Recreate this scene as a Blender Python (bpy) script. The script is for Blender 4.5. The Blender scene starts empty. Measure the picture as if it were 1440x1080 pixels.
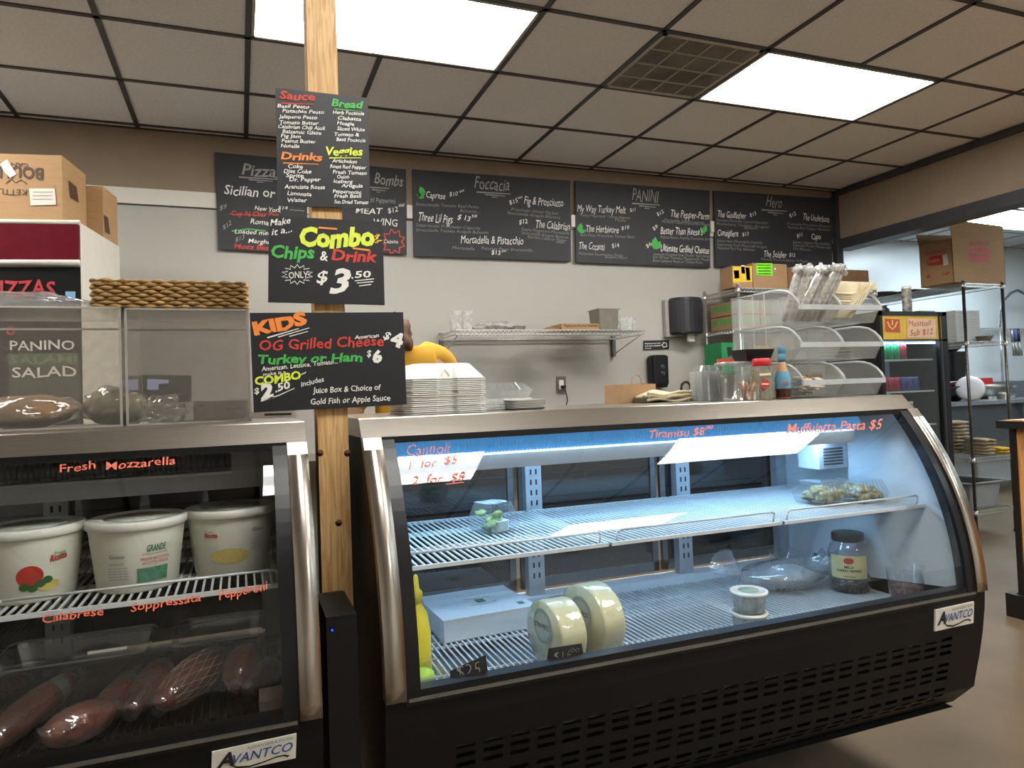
import bpy, math, random
import numpy as np
from mathutils import Vector, Matrix, noise
random.seed(7)
S = bpy.context.scene
COL = S.collection
PI = math.pi

# ------------------------------------------------------------------ camera, world, exposure
F, YAW, PIT, ROL = 972.92, .3576, .0291, -.0355
CX, CY = 700.88, 528.05
CAM = Vector((0, 0, 1.3))
_w = Vector((math.sin(YAW)*math.cos(PIT), math.cos(YAW)*math.cos(PIT), math.sin(PIT)))
_r0 = Vector((math.cos(YAW), -math.sin(YAW), 0)); _u0 = _r0.cross(_w)
_r = math.cos(ROL)*_r0 + math.sin(ROL)*_u0
_u = -math.sin(ROL)*_r0 + math.cos(ROL)*_u0
cd = bpy.data.cameras.new('camera'); cam = bpy.data.objects.new('camera', cd); COL.objects.link(cam)
cd.sensor_width = 36; cd.lens = F/1440*36; cd.sensor_fit = 'HORIZONTAL'
cd.shift_x = (720-CX)/1440; cd.shift_y = -(540-CY)/1440
cd.clip_start = .05; cd.clip_end = 60
M4 = Matrix((_r, _u, -_w)).transposed().to_4x4(); M4.translation = CAM
cam.matrix_world = M4
S.camera = cam
W = bpy.data.worlds.new('world'); S.world = W; W.use_nodes = True
W.node_tree.nodes['Background'].inputs[0].default_value = (.5, .47, .43, 1)
W.node_tree.nodes['Background'].inputs[1].default_value = .25
S.view_settings.view_transform = 'Standard'; S.view_settings.look = 'None'
S.view_settings.gamma = 1; S.view_settings.use_curve_mapping = False
S.view_settings.exposure = 0.22
TROFFER = 21.5      # radiance of the ceiling lights
KITCHEN = 26.0
CASELED = 42.0

# ------------------------------------------------------------------ measuring helpers (pixel of the photo -> point in the room)
def ray(px, py): return _w + (px-CX)/F*_r - (py-CY)/F*_u
def at(px, py, Y): d = ray(px, py); return CAM + d*(Y/d.y)
def atX(px, py, X): d = ray(px, py); return CAM + d*(X/d.x)
def atZ(px, py, Z): d = ray(px, py); return CAM + d*((Z-1.3)/d.z)

# ------------------------------------------------------------------ materials
def lin(c):
    if isinstance(c, str):
        c = [int(c[i:i+2], 16)/255 for i in (0, 2, 4)]
        c = [x/12.92 if x <= .04045 else ((x+.055)/1.055)**2.4 for x in c]
    return (*c[:3], 1)
_m = {}
def mat(name, color, rough=.5, metal=0, var=.08, scale=20, bump=0, bscale=60, emit=0, stretch=None, spec=.5):
    if name in _m: return _m[name]
    m = bpy.data.materials.new(name); m.use_nodes = True; nt = m.node_tree; n = nt.nodes; l = nt.links
    b = n['Principled BSDF']; c = lin(color)
    tc = n.new('ShaderNodeTexCoord'); mp = n.new('ShaderNodeMapping'); l.new(tc.outputs['Object'], mp.inputs[0])
    if stretch: mp.inputs['Scale'].default_value = stretch
    nz = n.new('ShaderNodeTexNoise'); nz.inputs['Scale'].default_value = scale; nz.inputs['Detail'].default_value = 4
    l.new(mp.outputs[0], nz.inputs['Vector'])
    cr = n.new('ShaderNodeValToRGB'); e = cr.color_ramp.elements
    e[0].position = .3; e[1].position = .7
    e[0].color = (*[x*(1-var) for x in c[:3]], 1); e[1].color = (*[min(1, x*(1+var)) for x in c[:3]], 1)
    l.new(nz.outputs['Fac'], cr.inputs[0]); l.new(cr.outputs[0], b.inputs['Base Color'])
    b.inputs['Roughness'].default_value = rough; b.inputs['Metallic'].default_value = metal
    b.inputs['Specular IOR Level'].default_value = spec
    if bump:
        bp = n.new('ShaderNodeBump'); bp.inputs['Strength'].default_value = bump; bp.inputs['Distance'].default_value = .002
        n2 = n.new('ShaderNodeTexNoise'); n2.inputs['Scale'].default_value = bscale; n2.inputs['Detail'].default_value = 3
        l.new(mp.outputs[0], n2.inputs['Vector']); l.new(n2.outputs['Fac'], bp.inputs['Height']); l.new(bp.outputs[0], b.inputs['Normal'])
    if emit:
        b.inputs['Emission Strength'].default_value = emit; l.new(cr.outputs[0], b.inputs['Emission Color'])
    _m[name] = m; return m
def thin(name, tint=(.95, .97, .97), refl=1.2, rough=.03, haze=0, hazecol=(.8, .8, .8), bump=0, bscale=40, even=False):
    """thin sheet of clear plastic or glass: transparent + fresnel gloss + a little diffuse haze"""
    if name in _m: return _m[name]
    m = bpy.data.materials.new(name); m.use_nodes = True; nt = m.node_tree; n = nt.nodes; l = nt.links
    n.remove(n['Principled BSDF']); out = n['Material Output']
    tr = n.new('ShaderNodeBsdfTransparent'); tr.inputs[0].default_value = (*tint, 1)
    gl = n.new('ShaderNodeBsdfGlossy'); gl.inputs['Roughness'].default_value = rough; gl.inputs[0].default_value = (1, 1, 1, 1)
    fr = n.new('ShaderNodeLayerWeight'); fr.inputs[0].default_value = .5      # facing: 0 head-on, 1 grazing, same on both sides of the sheet
    pw = n.new('ShaderNodeMath'); pw.operation = 'POWER'; pw.inputs[1].default_value = 4; l.new(fr.outputs['Facing'], pw.inputs[0])
    mu = n.new('ShaderNodeMath'); mu.operation = 'MULTIPLY_ADD'; mu.inputs[1].default_value = .9; mu.inputs[2].default_value = .045*refl; mu.use_clamp = True
    l.new(pw.outputs[0], mu.inputs[0]); mx = n.new('ShaderNodeMixShader'); l.new(mu.outputs[0], mx.inputs[0])
    base = tr
    tc = n.new('ShaderNodeTexCoord'); nz = n.new('ShaderNodeTexNoise'); nz.inputs['Scale'].default_value = bscale
    l.new(tc.outputs['Object'], nz.inputs['Vector'])
    if haze:
        df = n.new('ShaderNodeBsdfDiffuse'); df.inputs[0].default_value = (*hazecol, 1)
        m2 = n.new('ShaderNodeMixShader'); ts = n.new('ShaderNodeBsdfTranslucent'); ts.inputs[0].default_value = (*hazecol, 1)
        m3 = n.new('ShaderNodeMixShader'); l.new(df.outputs[0], m3.inputs[1]); l.new(ts.outputs[0], m3.inputs[2])
        mr = n.new('ShaderNodeMapRange'); mr.inputs[1].default_value = .3; mr.inputs[2].default_value = .7
        mr.inputs[3].default_value = haze*(.95 if even else .6); mr.inputs[4].default_value = min(1, haze*(1.05 if even else 1.4))
        l.new(nz.outputs['Fac'], mr.inputs[0]); l.new(mr.outputs[0], m2.inputs[0])
        l.new(tr.outputs[0], m2.inputs[1]); l.new(m3.outputs[0], m2.inputs[2]); base = m2
    if bump:
        bp = n.new('ShaderNodeBump'); bp.inputs['Strength'].default_value = bump; bp.inputs['Distance'].default_value = .004
        l.new(nz.outputs['Fac'], bp.inputs['Height']); l.new(bp.outputs[0], gl.inputs['Normal']); l.new(bp.outputs[0], fr.inputs['Normal'])
    l.new(base.outputs[0], mx.inputs[1]); l.new(gl.outputs[0], mx.inputs[2]); l.new(mx.outputs[0], out.inputs[0])
    _m[name] = m; return m
def wood(name, c1, c2, scale=9, axis=(12, 12, .8), rough=.55):
    if name in _m: return _m[name]
    m = bpy.data.materials.new(name); m.use_nodes = True; nt = m.node_tree; n = nt.nodes; l = nt.links
    b = n['Principled BSDF']; tc = n.new('ShaderNodeTexCoord'); mp = n.new('ShaderNodeMapping')
    mp.inputs['Scale'].default_value = axis; l.new(tc.outputs['Object'], mp.inputs[0])
    nz = n.new('ShaderNodeTexNoise'); nz.inputs['Scale'].default_value = scale; nz.inputs['Detail'].default_value = 6
    nz.inputs['Distortion'].default_value = 1.2; l.new(mp.outputs[0], nz.inputs['Vector'])
    cr = n.new('ShaderNodeValToRGB'); cr.color_ramp.elements[0].color = lin(c1); cr.color_ramp.elements[1].color = lin(c2)
    cr.color_ramp.elements[0].position = .35; cr.color_ramp.elements[1].position = .62
    l.new(nz.outputs['Fac'], cr.inputs[0]); l.new(cr.outputs[0], b.inputs['Base Color']); b.inputs['Roughness'].default_value = rough
    _m[name] = m; return m
def lamp(name, color, strength, tubes=False, axis='Y', half=.3, hot=1.6, cold=.55):
    """diffuser of a lamp: emits; with tubes, brighter along two lines where the tubes lie behind it"""
    m = bpy.data.materials.new(name); m.use_nodes = True; nt = m.node_tree; n = nt.nodes; l = nt.links
    b = n['Principled BSDF']; b.inputs['Base Color'].default_value = (.8, .8, .8, 1)
    b.inputs['Emission Color'].default_value = lin(color); b.inputs['Emission Strength'].default_value = strength
    if tubes:
        tc = n.new('ShaderNodeTexCoord'); sp = n.new('ShaderNodeSeparateXYZ'); l.new(tc.outputs['Object'], sp.inputs[0])
        ab = n.new('ShaderNodeMath'); ab.operation = 'ABSOLUTE'; l.new(sp.outputs[axis], ab.inputs[0])
        s1 = n.new('ShaderNodeMath'); s1.operation = 'SUBTRACT'; s1.inputs[1].default_value = half*.62; l.new(ab.outputs[0], s1.inputs[0])
        a2 = n.new('ShaderNodeMath'); a2.operation = 'ABSOLUTE'; l.new(s1.outputs[0], a2.inputs[0])
        mr = n.new('ShaderNodeMapRange'); mr.inputs[1].default_value = .01; mr.inputs[2].default_value = .13
        mr.inputs[3].default_value = strength*hot; mr.inputs[4].default_value = strength*cold; mr.interpolation_type = 'SMOOTHSTEP'
        l.new(a2.outputs[0], mr.inputs[0]); l.new(mr.outputs[0], b.inputs['Emission Strength'])
    _m[name] = m; return m

# ------------------------------------------------------------------ mesh builder
class MB:
    def __init__(s): s.v = []; s.f = []; s.smooth = set()
    def add(s, vs, fs, smooth=False):
        o = len(s.v); s.v += [Vector(p) for p in vs]
        for f in fs:
            if smooth: s.smooth.add(len(s.f))
            s.f.append([i+o for i in f])
        return s
    def box(s, x0, x1, y0, y1, z0, z1, M=None):
        vs = [Vector((x, y, z)) for z in (z0, z1) for x, y in ((x0, y0), (x1, y0), (x1, y1), (x0, y1))]
        if M: vs = [M @ v for v in vs]
        return s.add(vs, [(3, 2, 1, 0), (4, 5, 6, 7), (0, 1, 5, 4), (1, 2, 6, 5), (2, 3, 7, 6), (3, 0, 4, 7)])
    def bar(s, a, b, w=.004, h=None, n=4, w2=None, smooth=None):
        a = Vector(a); b = Vector(b); d = (b-a); h = h or w; w2 = w if w2 is None else w2
        if d.length < 1e-6: return s
        d.normalize(); t = Vector((0, 0, 1)) if abs(d.z) < .9 else Vector((0, 1, 0))
        u = d.cross(t).normalized(); v = u.cross(d)
        vs = []
        for p, r in ((a, w), (b, w2)):
            for k in range(n):
                an = 2*PI*(k+.5)/n; q = 1/math.cos(PI/n) if n == 4 else 1
                vs.append(p + u*math.cos(an)*r/2*q + v*math.sin(an)*r/2*q*(h/w))
        fs = [(k, (k+1) % n, n+(k+1) % n, n+k) for k in range(n)] + [tuple(range(n))[::-1], tuple(range(n, 2*n))]
        return s.add(vs, fs, (n > 5) if smooth is None else smooth)
    def path(s, pts, w=.004, n=4):
        for a, b in zip(pts[:-1], pts[1:]): s.bar(a, b, w, n=n)
        return s
    def tube(s, pts, r, n=8, cap=True):
        """one continuous tube; r a number or one radius per point"""
        pts = [Vector(p) for p in pts]; rs = r if isinstance(r, (list, tuple)) else [r]*len(pts)
        vs = []; up = Vector((0, 0, 1))
        for i, p in enumerate(pts):
            d = (pts[min(i+1, len(pts)-1)] - pts[max(i-1, 0)]).normalized()
            t = up if abs(d.z) < .95 else Vector((0, 1, 0))
            u = d.cross(t).normalized(); v = u.cross(d)
            for k in range(n): a = 2*PI*k/n; vs.append(p + u*math.cos(a)*rs[i] + v*math.sin(a)*rs[i])
        fs = [(i*n+k, i*n+(k+1) % n, (i+1)*n+(k+1) % n, (i+1)*n+k) for i in range(len(pts)-1) for k in range(n)]
        if cap: fs += [tuple(range(n))[::-1], tuple(range((len(pts)-1)*n, len(pts)*n))]
        return s.add(vs, fs, True)
    def lathe(s, prof, c=(0, 0, 0), n=24, sx=1, sy=1, capb=True, capt=True, M=None):
        c = Vector(c); vs = []
        for r, z in prof:
            for k in range(n):
                a = 2*PI*k/n; v = Vector((r*math.cos(a)*sx, r*math.sin(a)*sy, z)); vs.append((M @ v if M else v)+c)
        m = len(prof)
        fs = [(i*n+k, i*n+(k+1) % n, (i+1)*n+(k+1) % n, (i+1)*n+k) for i in range(m-1) for k in range(n)]
        if capb: fs.append(tuple(range(n))[::-1])
        if capt: fs.append(tuple(range((m-1)*n, m*n)))
        return s.add(vs, fs, True)
    def loops(s, loops, cap0=True, cap1=True, smooth=False):
        n = len(loops[0]); vs = [p for L in loops for p in L]
        fs = [(i*n+k, i*n+(k+1) % n, (i+1)*n+(k+1) % n, (i+1)*n+k) for i in range(len(loops)-1) for k in range(n)]
        if cap0: fs.append(tuple(range(n))[::-1])
        if cap1: fs.append(tuple(range((len(loops)-1)*n, len(loops)*n)))
        return s.add(vs, fs, smooth)
    def frus(s, c, w0, d0, w1, d1, h, M=None, cap0=True, cap1=True, r=0):
        c = Vector(c)
        def ring(w, d, z):
            if r:
                q = []
                for sx, sy, a0 in ((1, 1, 0), (-1, 1, 90), (-1, -1, 180), (1, -1, 270)):
                    for k in (0, 45, 90):
                        a = math.radians(a0+k); q.append(Vector((sx*(w/2-r)+r*math.cos(a), sy*(d/2-r)+r*math.sin(a), z)))
            else: q = [Vector(p) for p in ((w/2, d/2, z), (-w/2, d/2, z), (-w/2, -d/2, z), (w/2, -d/2, z))]
            return [((M @ p) if M else p)+c for p in q]
        return s.loops([ring(w0, d0, 0), ring(w1, d1, h)], cap0, cap1)
    def grid(s, fn, us, vs_, smooth=True, keep=None):
        nu, nv = len(us), len(vs_)
        P = [fn(a, b) for b in vs_ for a in us]
        fs = [(j*nu+i, j*nu+i+1, (j+1)*nu+i+1, (j+1)*nu+i) for j in range(nv-1) for i in range(nu-1) if keep is None or keep(i, j)]
        return s.add(P, fs, smooth)
    def blob(s, c, rx, ry, rz, amp=.15, fq=1.5, seed=0, nu=20, nv=12, M=None, flat=None):
        c = Vector(c); vs = []
        for j in range(nv+1):
            t = PI*j/nv
            for i in range(nu):
                a = 2*PI*i/nu; d = Vector((math.sin(t)*math.cos(a), math.sin(t)*math.sin(a), -math.cos(t)))
                k = 1+amp*noise.noise(d*fq+Vector((seed*7.3, seed*3.1, 0)))*2
                v = Vector((d.x*rx*k, d.y*ry*k, d.z*rz*k))
                if flat is not None: v.z = max(v.z, -rz*flat)
                vs.append((M @ v if M else v)+c)
        fs = [(j*nu+i, j*nu+(i+1) % nu, (j+1)*nu+(i+1) % nu, (j+1)*nu+i) for j in range(nv) for i in range(nu)]
        return s.add(vs, fs, True)
    def build(s, name, m, parent=None, label=None, cat=None, group=None, kind=None, origin=None):
        if origin is None:
            if parent is None:
                lo = Vector([min(v[i] for v in s.v) for i in range(3)]); hi = Vector([max(v[i] for v in s.v) for i in range(3)])
                origin = Vector(((lo.x+hi.x)/2, (lo.y+hi.y)/2, lo.z))
            else: origin = Vector((0, 0, 0))
        off = wpos(parent) + origin
        me = bpy.data.meshes.new(name); me.from_pydata([tuple(v-off) for v in s.v], [], s.f)
        if s.smooth: me.polygons.foreach_set('use_smooth', [i in s.smooth for i in range(len(s.f))])
        me.update(); me.validate()
        me.materials.append(m)
        o = bpy.data.objects.new(name, me); COL.objects.link(o); o.parent = parent; o.location = origin
        tag(o, label, cat, group, kind); return o
def wpos(o):
    p = Vector((0, 0, 0))
    while o is not None: p += o.location; o = o.parent
    return p
def tag(o, label=None, cat=None, group=None, kind=None):
    for k, v in (('label', label), ('category', cat), ('group', group), ('kind', kind)):
        if v: o[k] = v
    return o
def thing(name, loc, label=None, cat=None, group=None, kind=None, rz=0):
    o = bpy.data.objects.new(name, None); COL.objects.link(o); o.location = loc; o.rotation_euler.z = rz; o.empty_display_size = .05
    return tag(o, label, cat, group, kind)
def dup(o, loc=None, rz=None, parent=None, label=None, group=None):
    c = o.copy(); COL.objects.link(c); c.parent = parent
    if loc is not None: c.location = loc
    if rz is not None: c.rotation_euler.z = rz
    if label: c['label'] = label
    if group: c['group'] = group
    for ch in list(o.children): dup(ch, parent=c)
    return c
def RZ(d): return Matrix.Rotation(math.radians(d), 4, 'Z')

# ------------------------------------------------------------------ lettering: font outlines laid on a surface
_fc = {}
def glyphs(txt, bold=0, shear=0):
    k = (txt, bold, shear)
    if k in _fc: return _fc[k]
    cu = bpy.data.curves.new('t', 'FONT'); cu.body = txt; cu.offset = bold; cu.shear = shear; cu.resolution_u = 2
    ob = bpy.data.objects.new('t', cu); COL.objects.link(ob)
    bpy.context.view_layer.update()
    me = bpy.data.meshes.new_from_object(ob.evaluated_get(bpy.context.evaluated_depsgraph_get()))
    V = [tuple(v.co[:2]) for v in me.vertices]; P = [list(p.vertices) for p in me.polygons]
    bpy.data.objects.remove(ob); bpy.data.curves.remove(cu); bpy.data.meshes.remove(me)
    xs = [v[0] for v in V] or [0, 1]; x0, x1 = min(xs), max(xs)
    cap = .69
    r = ([((x-x0)/(x1-x0+1e-9), y/cap) for x, y in V], P); _fc[k] = r; return r
class Ink:
    """collects lettering and strokes given in photo pixels and lays them on a surface (surf maps a pixel to a point)"""
    def __init__(s, surf): s.surf = surf; s.mb = MB(); s.k = 0
    def t(s, txt, x0, y0, x1, y1=None, h=10, bold=0, shear=.12, wob=.06):
        y1 = y0 if y1 is None else y1
        V, P = glyphs(txt, bold, shear); d = Vector((x1-x0, y1-y0)); n = Vector((d.y, -d.x)).normalized(); s.k += 1
        pts = []
        for a, b in V:
            b2 = b + wob*math.sin(a*len(txt)*1.7+s.k) + wob*.5*math.sin(a*len(txt)*4.1+2*s.k)
            p = Vector((x0, y0)) + d*a + n*(b2*h); pts.append(s.surf(p.x, p.y))
        s.mb.add(pts, P); return s
    def line(s, pts, w=1.5, w1=None):
        w1 = w if w1 is None else w1; n = len(pts); L = []; R = []
        for i, p in enumerate(pts):
            a = Vector(pts[max(i-1, 0)]); b = Vector(pts[min(i+1, n-1)]); d = (b-a).normalized(); q = Vector((-d.y, d.x))
            ww = w+(w1-w)*i/(n-1); p = Vector(p); L.append(p+q*ww/2); R.append(p-q*ww/2)
        s.mb.add([s.surf(*p) for p in L+R], [(i, i+1, n+i+1, n+i) for i in range(n-1)]); return s
    def poly(s, pts): s.mb.add([s.surf(*p) for p in pts], [tuple(range(len(pts)))]); return s
    def leaf(s, x, y, r, a):
        a = math.radians(a); d = Vector((math.cos(a), -math.sin(a))); q = Vector((-d.y, d.x)); c = Vector((x, y))
        return s.poly([c, c+d*r*.35+q*r*.28, c+d*r*.7+q*r*.22, c+d*r, c+d*r*.7-q*r*.22, c+d*r*.35-q*r*.28])
    def burst(s, x, y, rx, ry, n=14, w=1.3):
        p = []
        for i in range(2*n+1):
            a = PI*i/n; k = 1 if i % 2 else .68; p.append((x+rx*k*math.cos(a), y+ry*k*math.sin(a)))
        return s.line(p, w)
    def build(s, m, parent, name='lettering', **k): return s.mb.build(name, m, parent, kind='stuff', **k)

# ------------------------------------------------------------------ palette
wall_white = mat('white_wall_panel', 'aeaba3', .32, var=.03, scale=2, bump=.05, bscale=25)
tan_paint = mat('tan_paint', '8a7966', .7, var=.05, scale=8, bump=.2, bscale=180)
trim_white = mat('white_trim', 'd6d2c8', .45, var=.02)
char_met = mat('charcoal_metal', '37363a', .45, var=.08)
tile_m = mat('ceiling_tile', 'e8eaee', .85, var=.05, scale=60, bump=.5, bscale=260)
steel = mat('brushed_steel', 'b3aca2', .28, 1, var=.05, scale=6, stretch=(2, 60, 60), bump=.04, bscale=30)
steel_v = mat('brushed_steel_strip', 'b6ada2', .27, 1, var=.05, scale=6, stretch=(60, 2, 2), bump=.03, bscale=30)
chrome = mat('chrome_wire', 'cccac6', .32, .9, var=.1, scale=50)
black = mat('black_coated_metal', '0c0c0e', .5, var=.2, scale=8, bump=.12, bscale=400, spec=.3)
blackpl = mat('black_plastic', '0e0e10', .35, var=.1, spec=.4)
chalk = mat('black_chalkboard', '2a2b30', .6, var=.08, scale=5)
chalk2 = mat('black_sign_board', '191a1d', .5, var=.08, scale=5)
white_coat = mat('white_coated_wire', 'd5d8d8', .4, var=.04)
white_pl = mat('white_plastic', 'e4e2d8', .4, var=.03)
foam = mat('white_foam', 'efece6', .6, var=.03, bump=.1, bscale=300)
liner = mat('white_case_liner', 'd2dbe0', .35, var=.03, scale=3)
unlit_liner = mat('unlit_case_liner', '3b3a3a', .4, var=.08)  # white liner darkened in colour for the case whose light is off
card = mat('cardboard', 'a5825b', .8, var=.07, scale=12, stretch=(1, 1, 12))
card2 = mat('dull_cardboard', '9b7a58', .8, var=.08, scale=12, stretch=(1, 1, 12))
kraft = mat('kraft_paper', 'ad8a66', .8, var=.06)
glass_m = thin('case_glass', (.95, .965, .965), 1.1, .01)
clear_old = thin('clear_plastic', (.92, .94, .95), 2.2, .06, haze=.12, bump=.3, bscale=60)
clearc = thin('clear_plastic_container', (.93, .95, .96), 2.5, .05, haze=.07, bump=.1, bscale=30)
cloudy = thin('cloudy_bin_plastic', (.94, .95, .95), 1.6, .15, haze=.10, hazecol=(.97, .98, .98), even=True)
bagm = thin('plastic_bag_film', (.95, .96, .97), 3, .1, haze=.14, hazecol=(.95, .95, .95), bump=.9, bscale=35)
acryl = thin('acrylic_sheet', (.95, .94, .92), 1.6, .03, haze=.05, hazecol=(.6, .58, .55))
acryl_e = thin('acrylic_edge', (.85, .83, .8), 2.0, .1, haze=.75, hazecol=(.95, .92, .86), even=True)
dglass = mat('dark_door_glass', '16181a', .05, var=.05, spec=.9)
inkw = mat('white_ink', 'e9e7e0', .6, var=.05, scale=60)
inkg = mat('grey_ink', '9a9894', .6, var=.1, scale=90)
inkr = mat('red_ink', 'c9402e', .6, var=.1, scale=60)
inkG = mat('green_ink', '49b04e', .6, var=.12, scale=60)
inky = mat('yellow_ink', 'd8e84a', .6, var=.08, scale=60)
inko = mat('orange_ink', 'f08a3a', .6, var=.08, scale=60)
inkmark = mat('orange_red_marker', 'e8755a', .6, var=.12, scale=90)
inkblack = mat('black_print', '1c1a18', .6, var=.1)
inkbrown = mat('brown_print', '4a3526', .7, var=.1)
inkred2 = mat('red_print', 'b5332c', .6, var=.06)
inkblue = mat('blue_print', '2e4f8e', .6, var=.06)
try:
    S.cycles.transparent_max_bounces = 32; S.cycles.max_bounces = 8; S.cycles.caustics_reflective = False; S.cycles.caustics_refractive = False
    S.cycles.sample_clamp_indirect = 6
except Exception: pass

# ================================================================== the setting
CZ = 2.978
LIGHTS = [(0, 2), (4, 2), (-4, 2), (0, 6), (4, 6), (4, 10)]
XW = 4.92; YW = 4.60
KX1, KY1 = 10.6, 6.0
floor_m = mat('polished_concrete', '6a5a45', .5, var=.22, scale=2.2, bump=.08, bscale=30)
b = MB().box(-3.6, KX1, -3.4, KY1, -.06, 0).build('floor', floor_m, kind='structure')
stain = MB()
# darker worn patches in the concrete are left to the noise of the material
b = MB().box(-3.6, 5.0, YW, YW+.12, 0, CZ+.1).build('wall_back', wall_white, kind='structure')
r_ = MB().box(-3.6, XW, YW-.004, YW, 2.62, CZ).build('paint_band', tan_paint, b)
r_ = MB().box(-3.6, XW, YW-.009, YW, 2.525, 2.62).build('panel_cap', trim_white, b)
r_ = MB().box(-3.6, XW, YW-.006, YW, 2.517, 2.523).build('panel_joint', char_met, b)
MB().box(-3.72, -3.6, -3.4, KY1, 0, CZ+.1).build('wall_left', mat('bright_white_paint', 'f0ede6', .6, var=.01), kind='structure')
MB().box(-3.6, KX1, -3.52, -3.4, 0, CZ+.1).build('wall_front', _m['bright_white_paint'], kind='structure')
MB().box(KX1, KX1+.12, -3.4, KY1, 0, CZ+.1).build('wall_right', wall_white, kind='structure')
kw = mat('kitchen_wall_panel', 'd0d6da', .25, var=.03, scale=2)
MB().box(5.0, KX1, KY1, KY1+.12, 0, CZ+.1).build('wall_kitchen', kw, kind='structure')
MB().box(4.92, 5.0, YW+.12, KY1, 0, CZ+.1).build('wall_partition', kw, kind='structure')
# header beam over the opening to the kitchen, black lining below, black post in the corner
h = MB().box(XW, XW+.14, -3.4, YW, 2.555, CZ+.02).build('trim_1', tan_paint, kind='structure')
MB().box(XW-.012, XW+.152, -3.4, YW, 2.465, 2.555).build('beam_lining', char_met, h)
MB().box(XW-.03, XW, -3.4, YW, CZ-.045, CZ-.002).build('cornice', char_met, h)
MB().box(XW-.045, XW+.02, YW-.05, YW, 2.25, CZ-.045).build('trim_2', char_met, kind='structure')

# ceiling: slab, dark grid, tiles, lights, vent
ceil = MB().box(-3.6, KX1, -3.4, KY1, CZ+.05, CZ+.12).build('ceiling', mat('ceiling_void', '2b2a29', .9), kind='structure')
T = .6096; GX, GY = .0704, 4.529
X0c, X1c = -3.6, XW; Y0c = -3.4
cols = [GX+i*T for i in range(-6, 8)]; rows = [GY-j*T for j in range(0, 13)]
for i in range(-6, 8):
    x = GX+i*T; cut = sorted([(GY-(j+1)*T, GY-j*T) for a, j in LIGHTS if a+1 == i]); y = Y0c
    for c0, c1 in cut + [(YW, YW)]:
        if c0-y > .05: MB().box(x-.013, x+.013, y, c0, CZ, CZ+.012).build('grid_bar', char_met, ceil)
        y = c1
for y in rows: MB().box(X0c, X1c, y-.012, y+.012, CZ, CZ+.012).build('grid_bar', char_met, ceil)
MB().box(X0c, X1c, YW-.022, YW, CZ, CZ+.012).build('grid_bar', char_met, ceil)
LC = {(i+a, j) for i, j in LIGHTS for a in (0, 1)} | {(3, 2)}
tmesh = None
for i in range(-6, 8):
    for j in range(0, 13):
        if (i, j) in LC: continue
        x0, x1 = GX+i*T, min(GX+(i+1)*T, X1c); y1, y0 = GY-j*T, max(GY-(j+1)*T, Y0c)
        full = x1-x0 > T-.01 and y1-y0 > T-.01
        if full and tmesh:
            o = bpy.data.objects.new('tile', tmesh); COL.objects.link(o); o.parent = ceil
            o.location = Vector(((x0+x1)/2, (y0+y1)/2, CZ+.006)) - wpos(ceil); continue
        if x1-x0 < .03 or y1-y0 < .03: continue
        o = MB().box(x0+.006, x1-.006, y0+.006, y1-.006, CZ+.006, CZ+.02).build('tile', tile_m, ceil, origin=Vector(((x0+x1)/2, (y0+y1)/2, CZ+.006))-wpos(ceil))
        if full: tmesh = o.data
for i in range(-6, 8):      # the narrow cut row against the back wall
    x0, x1 = GX+i*T, min(GX+(i+1)*T, X1c)
    MB().box(x0+.006, x1-.006, GY+.006, YW-.006, CZ+.006, CZ+.02).build('tile', tile_m, ceil)
len_m = lamp('troffer_lens', 'fffdf8', TROFFER, True)
frame_m = mat('light_frame', 'b5b0a4', .5)
LLAB = {(0, 2): 'fluorescent ceiling light crossed by the wooden post', (4, 2): 'fluorescent ceiling light beside the air vent'}
for i, j in LIGHTS:
    x0, x1 = GX+i*T+.014, GX+(i+2)*T-.014; y1, y0 = GY-j*T-.014, GY-(j+1)*T+.014
    t = thing('ceiling_light', ((x0+x1)/2, (y0+y1)/2, CZ), LLAB.get((i, j), 'fluorescent ceiling light behind the viewer, outside the picture'), 'ceiling light', 'troffer lights in the ceiling')
    fr = MB(); w = .014
    for q in ((x0, x1, y0, y0+w), (x0, x1, y1-w, y1), (x0, x0+w, y0, y1), (x1-w, x1, y0, y1)): fr.box(*q, CZ-.002, CZ+.04)
    fr.build('frame', frame_m, t)
    MB().box(x0+w, x1-w, y0+w, y1-w, CZ+.004, CZ+.012).build('diffuser', len_m, t)
# return air vent
x0, x1 = GX+3*T+.014, GX+4*T-.014; y1, y0 = GY-2*T-.014, GY-3*T+.014
t = thing('air_vent', ((x0+x1)/2, (y0+y1)/2, CZ), 'grey perforated square air vent in ceiling left of the light', 'vent')
vm = mat('vent_metal', '8d8880', .6, var=.35, scale=3)
fr = MB()
for q in ((x0, x1, y0, y0+.02), (x0, x1, y1-.02, y1), (x0, x0+.02, y0, y1), (x1-.02, x1, y0, y1)): fr.box(*q, CZ-.002, CZ+.01)
fr.build('frame', frame_m, t)
MB().box(x0+.02, x1-.02, y0+.02, y1-.02, CZ+.03, CZ+.034).build('duct_opening', mat('vent_dark', '4a4744', .8, var=.4, scale=3), t)
pg = MB()
n = 42
for k in range(n):
    a = x0+.022+(x1-x0-.044)*k/(n-1); pg.box(a-.0032, a+.0032, y0+.02, y1-.02, CZ+.002, CZ+.004)
    a = y0+.022+(y1-y0-.044)*k/(n-1); pg.box(x0+.02, x1-.02, a-.0032, a+.0032, CZ+.002, CZ+.004)
pg.build('perforated_grille', vm, t, kind='stuff')
for k in (1, 2, 3):
    a = x0+(x1-x0)*k/4; MB().box(a-.004, a+.004, y0+.02, y1-.02, CZ-.003, CZ+.002).build('stiffener', frame_m, t)
    a = y0+(y1-y0)*k/4; MB().box(x0+.02, x1-.02, a-.004, a+.004, CZ-.003, CZ+.002).build('stiffener', frame_m, t)

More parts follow.
